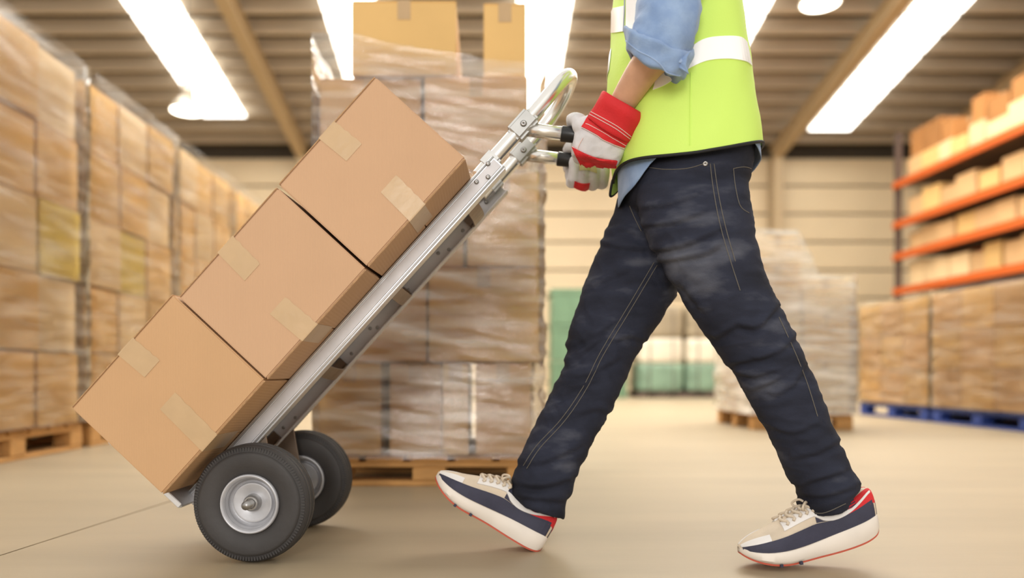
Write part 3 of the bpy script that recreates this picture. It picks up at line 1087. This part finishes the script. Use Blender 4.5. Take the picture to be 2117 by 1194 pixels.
CREASES = [  # fold lines read off the cloth: (points, height, width)
    ([(1347, 513), (1408, 504), (1478, 475)], 4.2, 8), ([(1354, 536), (1447, 523), (1484, 505)], 3.6, 8), ([(1331, 463), (1393, 455), (1450, 436)], 3.2, 7),
    ([(1322, 425), (1380, 418), (1440, 398)], 2.4, 7), ([(1377, 567), (1420, 594), (1458, 640)], 3.0, 10), ([(1604, 630), (1565, 671), (1536, 667)], 4.4, 8),
    ([(1480, 694), (1516, 671), (1550, 671)], 4.0, 8), ([(1504, 750), (1543, 741), (1586, 730)], 4.6, 8), ([(1520, 764), (1562, 772), (1612, 758)], 4.0, 8),
    ([(1548, 802), (1586, 788), (1622, 766)], 3.2, 8), ([(1640, 690), (1612, 720), (1570, 738)], 3.2, 8), ([(1660, 750), (1640, 790), (1600, 812)], 2.6, 8),
    ([(1640, 940), (1690, 930), (1735, 905)], 3.4, 8), ([(1650, 1014), (1700, 1020), (1765, 1000)], 4.6, 8), ([(1652, 1000), (1690, 985), (1740, 970)], 3.8, 8), ([(1600, 880), (1640, 890), (1690, 870)], 2.6, 8),
    ([(1243, 498), (1285, 505), (1331, 511)], 3.6, 7), ([(1248, 480), (1290, 470), (1320, 480)], 2.8, 7), ([(1208, 594), (1254, 571), (1290, 558)], 3.0, 8),
    ([(1173, 712), (1216, 694), (1262, 667)], 4.2, 8), ([(1173, 745), (1208, 719), (1245, 690)], 4.2, 8), ([(1168, 770), (1210, 770), (1270, 740)], 3.0, 8),
    ([(1130, 830), (1180, 800), (1230, 780)], 2.8, 8), ([(1075, 950), (1120, 950), (1190, 920)], 3.2, 8), ([(1060, 990), (1110, 1000), (1180, 985)], 4.2, 8), ([(1066, 1020), (1110, 1025), (1165, 1030)], 3.6, 8),
    ([(1340, 700), (1300, 690), (1270, 700)], 3.0, 8), ([(1270, 850), (1235, 840), (1200, 850)], 3.0, 8)]
CREASES = [(spline([Vector(q) for q in pts], 5), h * .0016, w) for pts, h, w in CREASES]


def cloth_folds(p):
    d = proj(p)
    x, y = d.x, d.y
    f = 0.0
    s1, c1 = (.5, .87) if x > 1400 or y < 470 else (-.45, .89)
    along, across = p.x * s1 - p.z * c1, p.x * c1 + p.z * s1
    n1 = noise.noise(Vector((across * 7 + 3, p.y * 5, along * 14 + across * 9)))
    n2 = noise.noise(Vector((across * 16 + 9, p.y * 8, along * 40 - across * 22)))
    n3 = noise.noise(Vector((across * 5, p.y * 4, along * 5)))
    f += .0020 * (1 - abs(n1) * 3.0) * (.5 + .9 * max(0, n3 + .35)) + .0016 * (1 - abs(n2) * 2.8)
    for pts, h, w in CREASES:
        if abs(pts[7 if len(pts) > 7 else 0].x - x) > 110 or abs(pts[5].y - y) > 90:
            continue
        best, sg, tt = 1e9, 0, 0
        for i in range(len(pts) - 1):
            a, b = pts[i], pts[i + 1]
            e = b - a
            g = max(0, min(1, (d - a).dot(e) / e.length_squared))
            q = d - (a + e * g)
            if q.length < best:
                best, sg, tt = q.length, (1 if q.y > 0 else -1), (i + g) / (len(pts) - 1)
        if best < 4 * w:
            env = math.sin(math.pi * min(1, max(0, .1 + .8 * tt))) ** .5
            f += env * h * math.exp(-(best / w) ** 2) - (env * h * .8 * math.exp(-((best - 1.6 * w) / (.8 * w)) ** 2) if sg > 0 else 0)
    lo = max(0, min(1, (.24 - p.z) / .16))
    f += lo * .0022 * math.sin(along * 120 + 3.0 * noise.noise(Vector((p.x * 10, p.y * 10, p.z * 7))))
    return f - .0020


displace(jeans, cloth_folds)
jb = bvh_of(jeans)
wear = jeans.data.attributes.new('wear', 'FLOAT', 'POINT')
for i, v in enumerate(jeans.data.vertices):
    q = proj(v.co)
    w = math.exp(-(((q.x - 1420) / 95) ** 2 + ((q.y - 520) / 120) ** 2)) + .45 * math.exp(-(((q.x - 1600) / 55) ** 2 + ((q.y - 790) / 90) ** 2))
    w += .5 * math.exp(-(((q.x - 1180) / 60) ** 2 + ((q.y - 930) / 60) ** 2)) + .4 * math.exp(-(((q.x - 1250) / 40) ** 2 + ((q.y - 650) / 60) ** 2))
    wear.data[i].value = w
# seams, pockets, rivet
for pts in ([(1468, 338), (1476, 400), (1490, 470), (1512, 545), (1530, 600)], [(1476, 338), (1485, 400), (1500, 470), (1520, 540)],
            [(1352, 542), (1318, 600), (1282, 660), (1240, 730), (1205, 800), (1160, 866), (1110, 920), (1082, 962)],
            [(1358, 548), (1325, 604), (1289, 664), (1247, 734), (1212, 804), (1167, 870), (1117, 925), (1089, 968)],
            [(1342, 346), (1375, 350), (1420, 348), (1456, 338)], [(1516, 348), (1520, 385), (1530, 425), (1548, 440)], [(1516, 348), (1540, 345), (1562, 352)],
            [(1302, 425), (1312, 450), (1326, 478)], [(1610, 655), (1640, 720), (1668, 790), (1690, 860)], [(1660, 1052), (1700, 1060), (1748, 1040)]):
    MB().tube(stitch(jb, pts, .0007), .0008, 6).obj('seam', M['stitch'], jeans)
pc = hit(jb, 1458, 338, .0)
dirc = (CAM - pc).normalized()
MB().lathe([(0, .0001), (0, .0058), (.002, .005), (.0022, .003), (.0012, .0001)], pc, dirc, dirc.cross(Vector((0, 0, 1))).normalized(), 16).obj('rivet', M['steel'], jeans, smooth=True)

# ---- bare body under the clothes: one skin
pv, pe, pr = [], [], []


def node(p, r, par=None):
    pv.append(Vector(p))
    pr.append(r)
    if par is not None:
        pe.append((par, len(pv) - 1))
    return len(pv) - 1


pel = node(at(1428, 385, 1.75), (.11, .10))
sp1 = node(at(1418, 200, 1.75), (.11, .10), pel)
sp2 = node(at(1408, 0, 1.75), (.12, .11), sp1)
sp3 = node(at(1405, -170, 1.75), (.12, .10), sp2)
nk = node(at(1400, -270, 1.75), (.06, .06), sp3)
nk2 = node(at(1392, -320, 1.75), (.056, .056), nk)
h1 = node(at(1378, -378, 1.75), (.078, .070), nk2)
h2 = node(at(1376, -450, 1.75), (.095, .076), h1)
h3 = node(at(1382, -510, 1.75), (.070, .062), h2)
ns = node(at(1276, -420, 1.75), (.012, .013), h1)
# near arm
a = node(at(1405, -190, 1.60), (.06, .06), sp3)
a = node(at(1400, -120, 1.55), (.055, .055), a)
a = node(at(1385, 20, 1.525), (.046, .046), a)
el = node(at(1378, 96, 1.52), (.043, .043), a)
a = node(at(1340, 130, 1.555), (.0375, .0375), el)
a = node(at(1316, 166, 1.59), (.0345, .0345), a)
a = node(at(1292, 205, 1.625), (.031, .031), a)
a = node(at(1272, 238, 1.65), (.028, .028), a)
# far arm
a = node(at(1405, -160, 1.90), (.06, .06), sp3)
a = node(at(1410, -60, 1.96), (.05, .05), a)
a = node(at(1412, 130, 2.03), (.043, .043), a)
a = node(at(1350, 235, 2.02), (.036, .036), a)
a = node(at(1285, 318, 2.0), (.028, .028), a)
# legs
for pts in ([(1440, 470, 1.67), (1500, 620, 1.66), (1595, 780, 1.65), (1680, 940, 1.64), (1720, 1050, 1.64), (1725, 1090, 1.64)],
            [(1380, 480, 1.83), (1300, 640, 1.83), (1228, 770, 1.815), (1150, 930, 1.795), (1118, 1040, 1.79), (1118, 1075, 1.79)]):
    a = pel
    for p, r in zip(pts, (.07, .065, .05, .045, .036, .034)):
        a = node(at(*p), (r, r), a)
me = bpy.data.meshes.new('body')
me.from_pydata([tuple(p) for p in pv], pe, [])
tmp = bpy.data.objects.new('body_tmp', me)
COL.objects.link(tmp)
sk = tmp.modifiers.new('s', 'SKIN')
sk.use_smooth_shade = True
for i, r in enumerate(pr):
    d = me.skin_vertices[0].data[i]
    d.radius = r
    d.use_root = (i == 0)
sb = tmp.modifiers.new('u', 'SUBSURF')
sb.levels = sb.render_levels = 2
dg = bpy.context.evaluated_depsgraph_get()
bme = bpy.data.meshes.new_from_object(tmp.evaluated_get(dg))
bpy.data.objects.remove(tmp)
bme.name = 'body'
bme.materials.clear()
body = link('body', bme, person, M['skin'], True)
hr = lf([(1345, -556, 1440, -556, 1.75, .05), (1296, -535, 1478, -525, 1.75, .082), (1284, -495, 1490, -470, 1.75, .088), (1330, -455, 1490, -420, 1.75, .088), (1390, -420, 1478, -380, 1.75, .084)], fit=False)
hr.obj('hair', M['hair'], person, smooth=True)

# ---- shirt: torso with tails, sleeve, rolled cuff
def shirt_warp(q, t):
    c = math.cos(q)
    return Vector((0, 0, -(.078 * max(0, -c) ** 3 + .03 * max(0, c) ** 4) * max(0, (.35 - t) / .35) ** 1.0 + .004 * math.sin(q * 9 + t * 5) * (t < .35)))


tr = loft_rows([(1270, 352, 1574, 322, 1.75, .172), (1272, 310, 1571, 285, 1.75, .174), (1264, 200, 1558, 190, 1.75, .172), (1272, 60, 1535, 60, 1.75, .172), (1282, -80, 1515, -90, 1.75, .185),
                (1305, -190, 1508, -200, 1.75, .195), (1345, -240, 1480, -245, 1.75, .16), (1375, -275, 1450, -275, 1.75, .08)], warp=shirt_warp, n=64)
shirt = MB().rings(tr, (False, True)).obj('shirt', M['shirt'], person, smooth=True)
sol = shirt.modifiers.new('t', 'SOLIDIFY')
sol.thickness = .002
sleeve = lf([(1388, -258, 1462, -258, 1.67, .05), (1372, -225, 1470, -228, 1.60, .05), (1345, -190, 1468, -195, 1.57, .062), (1328, -100, 1464, -100, 1.545, .066), (1318, 0, 1450, 0, 1.53, .066), (1312, 40, 1441, 62, 1.525, .066),
             (1306, 66, 1426, 104, 1.525, .063), (1312, 92, 1412, 134, 1.53, .054)], n=56, warp=lambda q, t: Vector((.0, 0, -.042)) * max(0, math.sin(q)) * max(0, min(1, (t - .62) / .3)))
sl = sleeve.obj('sleeve', M['shirt'], shirt, smooth=True)


def sl_fold(p):
    d = proj(p)
    n1 = noise.noise(Vector((p.x * 13, p.y * 10, p.z * 18 + p.x * 18)))
    n2 = noise.noise(Vector((p.x * 30, p.y * 20, p.z * 30)))
    return .0052 * (1 - abs(n1) * 3.0) + .0022 * (1 - 3 * abs(n2)) - .002


sub = lambda o, k: None
displace(sl, sl_fold)


def cuff_warp(q, t):
    near = max(0, math.sin(q))
    d = Vector((-.25, 0, -.95)) * near * (.046 - .012 * t)
    return d + Vector((.003 * math.sin(q * 3 + 1 + t * 4), 0, .004 * math.sin(q * 2 + .6) * t + .0015 * math.sin(q * 7 + 5 * t)))


cr = loft_rows([(1312, 66, 1420, 98, 1.525, .058), (1300, 57, 1427, 101, 1.525, .066), (1294, 53, 1431, 104, 1.525, .0695), (1291, 58, 1432, 110, 1.525, .070), (1293, 76, 1428, 132, 1.53, .068),
                (1297, 94, 1416, 158, 1.535, .067), (1301, 99, 1410, 162, 1.537, .064), (1308, 100, 1400, 154, 1.54, .056), (1316, 82, 1400, 126, 1.535, .046)], n=72, k=4, warp=cuff_warp)
cuff = MB().rings(cr, (False, False)).obj('rolled_cuff', M['shirt'], shirt, smooth=True)
displace(cuff, lambda p: .0030 * (1 - 3.2 * abs(noise.noise(Vector((p.x * 9 + p.z * 13, p.y * 8, (p.z * 13 - p.x * 13) * 1.6))))) + .0010 * (1 - 3 * abs(noise.noise(Vector((p.x * 24, p.y * 16, p.z * 30 - p.x * 24))))))
cbv = bvh_of(cuff)
for pts in ([(1294, 84), (1318, 104), (1345, 118), (1364, 132), (1380, 150), (1405, 157)],):
    MB().tube(stitch(cbv, pts, .001), .0012, 6).obj('cuff_edge_seam', M['shirt_in'], cuff)
# folded-back corner of the cuff with its button
cm = MB()
tri = [at(1398, 128, 1.475), at(1429, 104, 1.46), at(1421, 118, 1.462), at(1418, 134, 1.463), at(1424, 152, 1.463), at(1404, 140, 1.472)]
cm.rings([tri, [p + Vector((.002, .006, .0)) for p in tri]])
cm.obj('cuff_corner', M['shirt'], shirt, .001)
bc = at(1406, 126, 1.469)
MB().lathe([(0, .0001), (0, .0045), (.0015, .0042), (.0015, .0001)], bc, Vector((0, -1, 0)), Vector((1, 0, 0)), 14).obj('button', M['shirt_in'], shirt, smooth=True)

# ---- hi-vis vest
def vest_warp(q, t):
    c, s = math.cos(q), math.sin(q)
    z = -.030 * max(0, s) ** 2 * max(0, 1 - t * 3.5)              # hem hangs lower at the side
    z += -.034 * max(0, -s) * max(0, -c) ** 2 * max(0, 1 - t * 6)  # the far front panel hangs open, lower
    o = .004 * math.sin(q * 5 + 2) * (1 - t)
    return Vector((o * c, -o * s, z))


vr = loft_rows([(1264, 354, 1580, 308, 1.75, .186), (1261, 315, 1576, 282, 1.75, .187), (1255, 230, 1562, 205, 1.75, .184), (1257, 150, 1553, 140, 1.75, .182),
                (1263, 90, 1543, 92, 1.75, .182), (1266, 40, 1533, 48, 1.75, .184), (1268, -5, 1525, -2, 1.75, .188), (1276, -90, 1518, -100, 1.75, .20),
                (1298, -200, 1515, -212, 1.75, .21), (1340, -250, 1490, -258, 1.75, .175), (1372, -285, 1452, -288, 1.75, .09)], n=96, k=6, warp=vest_warp)
vest = MB().rings(vr, (False, True)).obj('vest', M['vest'], person, smooth=True)
displace(vest, lambda p: .0045 * noise.noise(Vector((p.x * 6 + 2, p.y * 6, p.z * 3.2))) + .0022 * (1 - 2.2 * abs(noise.noise(Vector((p.x * 12 - p.z * 6, p.y * 7, p.z * 5))))))
vb = bvh_of(vest)
hem = [v.co.copy() for v in vest.data.vertices[:96]]
MB().tube(hem + [hem[0]], .0034, 8, (False, False)).obj('hem_binding', M['black'], vest, smooth=True)
vs_ = vest.modifiers.new('t', 'SOLIDIFY')
vs_.thickness = .0022
# reflective tape: waist band dropping behind the arm and running on round the back, and the front band
patch('reflective_band', vb, [(1358, 158), (1385, 142), (1418, 112), (1436, 92), (1462, 79), (1500, 75), (1530, 77), (1543, 88)],
      [(1350, 186), (1378, 174), (1412, 150), (1436, 136), (1466, 125), (1506, 122), (1540, 127), (1553, 136)], 40, 6, .0012, M['reflect'], vest)
back = MB()
bv = []
for i in range(25):
    q = -math.pi * i / 24 * .98
    for yt, o_ in ((90, 0), (134, 0)):
        c0 = at(1400, yt + 6, 1.75)
        d = Vector((math.cos(q), -math.sin(q), 0))
        loc, nor, _, _ = vb.ray_cast(c0, d)
        bv.append((loc if loc else c0 + d * .17) + Vector((d.x, d.y, 0)) * .0024)
bf = [(2 * i, 2 * i + 1, 2 * i + 3, 2 * i + 2) for i in range(24)]
bo = back.add(bv, bf).obj('reflective_band', M['reflect'], vest, smooth=True)
bo.modifiers.new('t', 'SOLIDIFY').thickness = .0012
patch('reflective_band', vb, [(1266, 17), (1278, 15), (1292, 12)], [(1265, 68), (1277, 67), (1291, 65)], 8, 8, .0014, M['reflect'], vest)
patch('reflective_band', vb, [(1296, -2), (1306, -4), (1330, -6)], [(1295, 60), (1306, 60), (1330, 60)], 8, 8, .0012, M['reflect'], vest)
for pts in ([(1294, -2), (1293, 30), (1291, 66)], [(1434, 92), (1424, 122), (1414, 148)], [(1428, 100), (1419, 128), (1414, 146)]):
    MB().tube(stitch(vb, pts, .001, off=.0032), .0015, 6).obj('band_seam', M['seamgrey'], vest)
MB().tube(stitch(vb, [(1428, 150), (1427, 220), (1426, 300)], .001), .0011, 6).obj('side_seam', M['vest'], vest)

fl = MB()
f0 = [at(1265, 345, 1.80), at(1267, 372, 1.815), at(1262, 405, 1.83), at(1276, 396, 1.86), at(1288, 372, 1.87), at(1285, 345, 1.86)]
fl.rings([f0, [p + Vector((.004, .004, 0)) for p in f0]])
fl.obj('front_flap', M['vest'], vest, .001)
MB().tube(spline([p + Vector((-.001, -.002, 0)) for p in f0[1:5]], 5), .003, 8).obj('flap_binding', M['black'], vest, smooth=True)

# ---- gloves
def limb(pts, rad, n=16):
    p = spline([Vector(q) for q in pts], 5)
    r = [x.x for x in spline([Vector((q, 0, 0)) for q in rad], 5)]
    e0 = p[0] - (p[1] - p[0]).normalized() * r[0] * .7
    e1 = p[-1] + (p[-1] - p[-2]).normalized() * r[-1] * .75
    return MB().tube([e0] + p + [e1], [r[0] * .55] + r + [r[-1] * .5], n)


def P(x, y, D):
    return at(x, y, D)


g0, gd, L0, L1 = grips[0]
parts = [lf([(1243, 236, 1312, 280, 1.662, .036), (1214, 258, 1300, 300, 1.672, .036), (1192, 280, 1292, 312, 1.682, .036), (1182, 302, 1284, 328, 1.688, .034), (1184, 322, 1278, 342, 1.690, .028)], pw=2.6, k=4)]
# four fingers closing under the grip, index nearest the clamp
ax0 = g0 + gd * .118
for i, (off, sc_, r) in enumerate(((0, 1.0, .0135), (.0245, 1.04, .0140), (.049, 1.0, .0135), (.0725, .86, .0120))):
    c = ax0 + gd * off
    k = lambda dy, dz: c + Vector((0, dy, dz)) * 1.0
    j = [k(-.038, -.008), k(-.034, -.036), k(-.010, -.050 * sc_), k(.020, -.038 * sc_), k(.034, -.010), k(.026, .012 * sc_)]
    parts.append(limb(j, [r * 1.12, r * 1.12, r * 1.06, r, r * .98, r * .85]))
# thumb: leaves the side of the palm by the wrist and goes over the grip
c = ax0 + gd * -.010
parts.append(limb([P(1222, 256, 1.672), P(1203, 262, 1.682), c + Vector((.006, -.026, .024)), c + Vector((-.004, .000, .034)), c + Vector((.002, .022, .026)), c + Vector((.010, .034, .010))], [.020, .019, .0165, .0150, .0140, .0120]))
glove = fuse('glove', parts, .0030, 3, M['leather'], person)
displace(glove, lambda p: .0016 * (1 - 2.2 * abs(noise.noise(Vector((p.x * 34, p.y * 30, p.z * 34))))))
gb = bvh_of(glove)
tag(glove, 'white leather glove with red cuff on the near hand')
patch('knuckle_band', gb, [(1186, 303), (1204, 314), (1236, 326), (1274, 331)], [(1199, 337), (1216, 343), (1242, 348), (1272, 350)], 44, 12, .0038, M['red'], glove, .0014)
patch('wrist_band', gb, [(1222, 232), (1250, 243), (1277, 259), (1304, 281)], [(1203, 262), (1230, 276), (1256, 292), (1290, 304)], 40, 8, .0022, M['red'], glove, .0014)
for pts in ([(1203, 264), (1230, 278), (1256, 293), (1289, 306)], [(1212, 256), (1238, 268), (1266, 284), (1293, 299)], [(1206, 285), (1198, 300), (1194, 312)], [(1208, 352), (1210, 340), (1206, 330)], [(1186, 303), (1204, 315), (1236, 327), (1273, 332)]):
    MB().tube(stitch(gb, pts, .0009, off=.0036), .0008, 6).obj('seam', M['thread'], glove)
gc = loft_rows([(1262, 206, 1316, 244, 1.635, .036), (1247, 188, 1328, 236, 1.64, .047), (1238, 202, 1328, 254, 1.642, .0485), (1228, 220, 1316, 276, 1.655, .046), (1214, 242, 1302, 296, 1.665, .042),
                (1222, 244, 1296, 290, 1.667, .036)], n=56, k=5, pw=2.3, warp=lambda q, t: Vector((-.5, 0, -.85)) * .017 * math.sin(q))
gcu = MB().rings(gc, (False, False)).obj('glove_cuff', M['red'], glove, smooth=True)
displace(gcu, lambda p: .0012 * noise.noise(Vector((p.x * 30, p.y * 30, p.z * 30))))
gcb = bvh_of(gcu)
for pts in ([(1222, 231), (1250, 246), (1278, 262), (1304, 282)], [(1219, 236), (1247, 251), (1275, 267), (1302, 287)]):
    MB().tube(stitch(gcb, pts, .0009, off=.0008), .0008, 6).obj('seam', M['thread'], glove)

g0, gd, L0, L1 = grips[1]
ax0 = g0 + gd * .118
parts = [lf([(1255, 296, 1310, 330, 2.00, .030), (1212, 300, 1290, 345, 2.00, .030), (1176, 318, 1262, 345, 1.998, .026), (1165, 340, 1254, 362, 1.995, .022), (1166, 356, 1250, 376, 1.99, .017)], pw=2.6, k=4)]
for i, (off, sc_, r) in enumerate(((-.002, 1.0, .0135), (.0235, 1.04, .0140), (.049, 1.0, .0135), (.074, .88, .0122))):
    c = ax0 + gd * off
    k = lambda dy, dz: c + Vector((0, -dy, dz))
    j = [k(-.032, -.008), k(-.028, -.036), k(-.004, -.056 * sc_), k(.024, -.050 * sc_), k(.038, -.026 * sc_), k(.036, -.006)]
    parts.append(limb(j, [r * 1.1, r * 1.1, r * 1.06, r, r * .98, r * .85]))
c = ax0 + gd * -.006
parts.append(limb([P(1226, 316, 1.995), P(1196, 322, 1.985), c + Vector((.0, .020, .028)), c + Vector((.000, -.004, .032)), c + Vector((.018, -.026, .022)), c + Vector((.034, -.034, .012))], [.020, .018, .0160, .0148, .0140, .0125]))
glove2 = fuse('glove', parts, .0030, 3, M['leather'], person)
displace(glove2, lambda p: .0016 * (1 - 2.2 * abs(noise.noise(Vector((p.x * 34, p.y * 30 + 5, p.z * 34))))))
tag(glove2, 'glove on the far hand, fingers curled up round the grip')
gb2 = bvh_of(glove2)
patch('finger_band', gb2, [(1188, 374), (1204, 379), (1220, 378)], [(1186, 386), (1202, 392), (1216, 394)], 30, 10, .0022, M['red'], glove2, .001)
patch('palm_patch', gb2, [(1196, 338), (1214, 334), (1232, 342)], [(1198, 352), (1216, 352), (1234, 358)], 20, 8, .0016, M['palm'], glove2, .001)
gc2 = loft_rows([(1290, 270, 1345, 320, 2.0, .045), (1270, 284, 1330, 332, 2.0, .042), (1254, 296, 1312, 338, 2.0, .036)], n=40, k=4)
MB().rings(gc2, (False, False)).obj('glove_cuff', M['red'], glove2, smooth=True)


# ---- shoes, built heel at the origin, toe along +x, then turned into place
def make_shoe(loc, fwd, L, bend, mirror, label):
    fwd = fwd.normalized()
    side = Vector((0, 1, 0)) * mirror
    upv = fwd.cross(side).normalized()
    if upv.z < 0:
        upv = -upv
    root = None

    def S(x, y, z):
        t = x / L
        if bend and t < .70:
            d = .70 - t
            z = z + bend * d * d * 2
        return loc + fwd * x + side * y + upv * z
    ts = [0, .015, .05, .12, .22, .34, .46, .58, .70, .80, .88, .94, .98, 1.0]
    sw = [.016, .026, .034, .0385, .0375, .035, .036, .042, .047, .0465, .041, .031, .019, .008]
    sb_ = [.016, .009, .004, .001, 0, 0, .001, .001, 0, .003, .009, .016, .023, .028]
    sm_ = [.040, .045, .047, .046, .044, .041, .037, .034, .032, .032, .034, .037, .040, .041]
    uw = [.010, .022, .031, .0355, .034, .0315, .0335, .0395, .0445, .044, .0385, .0285, .017, .006]
    uz = [.075, .094, .102, .100, .094, .094, .104, .097, .083, .071, .062, .054, .047, .043]

    def dense(a, k=4):
        return [v.x for v in spline([Vector((q, 0, 0)) for q in a], k)]
    TS, SW, SB, SM, UW, UZ = map(dense, (ts, sw, sb_, sm_, uw, uz))
    sc_ = L / .305
    rings, r2 = [], []
    for t, w, b, m in zip(TS, SW, SB, SM):
        x = t * L
        rings.append([S(x, -w * .92, b + .004), S(x, -w * .7, b + .002), S(x, w * .7, b + .002), S(x, w * .92, b + .004), S(x, w * 1.03, b + (m - b) * .35), S(x, w, m - .004), S(x, w * .93, m),
                      S(x, -w * .93, m), S(x, -w, m - .004), S(x, -w * 1.03, b + (m - b) * .35)])
        r2.append([S(x, -w * .9, b), S(x, w * .9, b), S(x, w * .9, b + .0045), S(x, -w * .9, b + .0045)])
    # upper
    n = 22
    up = []
    for t, w, m, z in zip(TS, UW, SM, UZ):
        up.append([S(t * L, w * math.copysign(abs(math.cos(q)) ** .75, math.cos(q)), m - .003 + (z - m + .003) * math.sin(q) ** .85) for q in [math.pi * i / n for i in range(n + 1)]])
    shoe = MB().rings(up).obj('shoe', M['shoe_beige'], person)
    angle_smooth(shoe, 60)
    tag(shoe, label)
    angle_smooth(MB().rings(rings).obj('midsole', M['midsole'], shoe), 45)
    MB().rings(r2).obj('outsole', M['outsole'], shoe)
    for t in (.62, .76):
        w = .047
        MB().box((t * L - .003, -w, .0), (t * L + .003, w, .006), S).obj('flex_groove', M['shoe_navy'], shoe)

    def band(name, t0, t1, lo, hi, mat, off, both=True, up_taper=None, parent=None):
        """overlay panel on the upper: lo/hi are fractions up the side"""
        N, K = 26, 5
        for sg in ((-1, 1) if both else (-1,)):
            vs = []
            for lay in (off, -.002):
                for i in range(N + 1):
                    f = i / N
                    t = t0 + (t1 - t0) * f
                    jf = t * (1)
                    # interpolate profiles at t
                    import bisect
                    k = max(0, min(len(TS) - 2, bisect.bisect(TS, t) - 1))
                    g = (t - TS[k]) / max(TS[k + 1] - TS[k], 1e-6)
                    ip = lambda A: A[k] + (A[k + 1] - A[k]) * g
                    w, m, z = ip(UW), ip(SM), ip(UZ)
                    a, b = lo(f), hi(f)
                    for j in range(K + 1):
                        q = math.pi / 2 * (a + (b - a) * j / K)
                        vs.append(S(t * L, sg * (w + lay) * max(0, math.cos(q)) ** .75, m - .003 + (z - m + .003 + lay) * math.sin(q) ** .85))
            W = K + 1
            n1 = W * (N + 1)
            fs = []
            for i in range(N):
                for j in range(K):
                    p = i * W + j
                    fs += [(p, p + 1, p + W + 1, p + W), (n1 + p, n1 + p + W, n1 + p + W + 1, n1 + p + 1)]
            ed = list(range(0, W)) + [i * W + K for i in range(1, N + 1)] + [N * W + j for j in range(K - 1, -1, -1)] + [i * W for i in range(N - 1, 0, -1)]
            for p, q in zip(ed, ed[1:] + ed[:1]):
                fs.append((q, p, n1 + p, n1 + q))
            MB().add(vs, fs).obj(name, mat, shoe, smooth=False)
    band('navy_rand', .01, .985, lambda f: .02, lambda f: .40 - .08 * math.sin(f * 3.1), M['shoe_navy'], .0016)
    band('heel_counter', .0, .24, lambda f: .30, lambda f: .93 - .25 * f, M['red'], .0012)
    band('quarter_panel', .16, .46, lambda f: .34, lambda f: .80, M['shoe_navy'], .0012)
    band('toe_cap', .80, .99, lambda f: .36, lambda f: .82 - .2 * (1 - f), M['shoe_white'], .0018)
    # sweeping curved tick on the side
    band('side_stripe', .04, .50, lambda f: .62 - .30 * math.sin(f * 2.6) + (.12 if f > .8 else 0) * (f - .8) / .2, lambda f: .68 - .30 * math.sin(f * 2.6) + .30 * max(0, f - .35) * (1 - f) * 3.2 + .02, M['shoe_white'], .0034)
    band('eyestay', .46, .70, lambda f: .50, lambda f: .86, M['shoe_white'], .0030)
    for i in range(5):
        t = .475 + .05 * i
        import bisect
        k = max(0, min(len(TS) - 2, bisect.bisect(TS, t) - 1))
        w, m, z = UW[k], SM[k], UZ[k]
        pts = []
        for s in range(-6, 7):
            q = math.pi / 2 + s / 6 * .62
            pts.append(S(t * L + .006 * math.sin(s), (w + .004) * math.copysign(abs(math.cos(q)) ** .75, math.cos(q)), m + (z - m + .004) * math.sin(q) ** .85 + .001))
        MB().tube(pts, .0032, 8).obj('lace', M['shoe_beige'], shoe, smooth=True)
    for s in (-1, 1):
        b0 = S(.47 * L, 0, .108)
        lp = [S(.47 * L, 0, .108), S(.50 * L, s * .016, .118), S(.54 * L, s * .028, .112), S(.53 * L, s * .022, .104), S(.47 * L, 0, .108)]
        MB().tube(spline(lp, 5), .0026, 8).obj('lace_bow', M['shoe_beige'], shoe, smooth=True)
    tl = [S(.40 * L, 0, .098), S(.405 * L, 0, .112), S(.385 * L, 0, .128)]
    rr = [[p + side * y + fwd * d for y, d in ((-.022, 0), (-.012, .004), (.012, .004), (.022, 0), (.012, -.003), (-.012, -.003))] for p in tl]
    MB().rings(rr).obj('tongue', M['shoe_white'], shoe, .001)
    return shoe


a1 = math.radians(7)
make_shoe(at(1815, 1133, 1.63), Vector((-math.cos(a1), -.02, -math.sin(a1))), .296, .035, 1, 'back foot shoe, navy and beige, planted on its toe')
a2 = math.radians(31)
make_shoe(at(1112, 1143, 1.785) + Vector((0, 0, .0)), Vector((-math.cos(a2), .02, math.sin(a2))), .296, 0, 1, 'front foot shoe, navy and beige, landing on its heel')
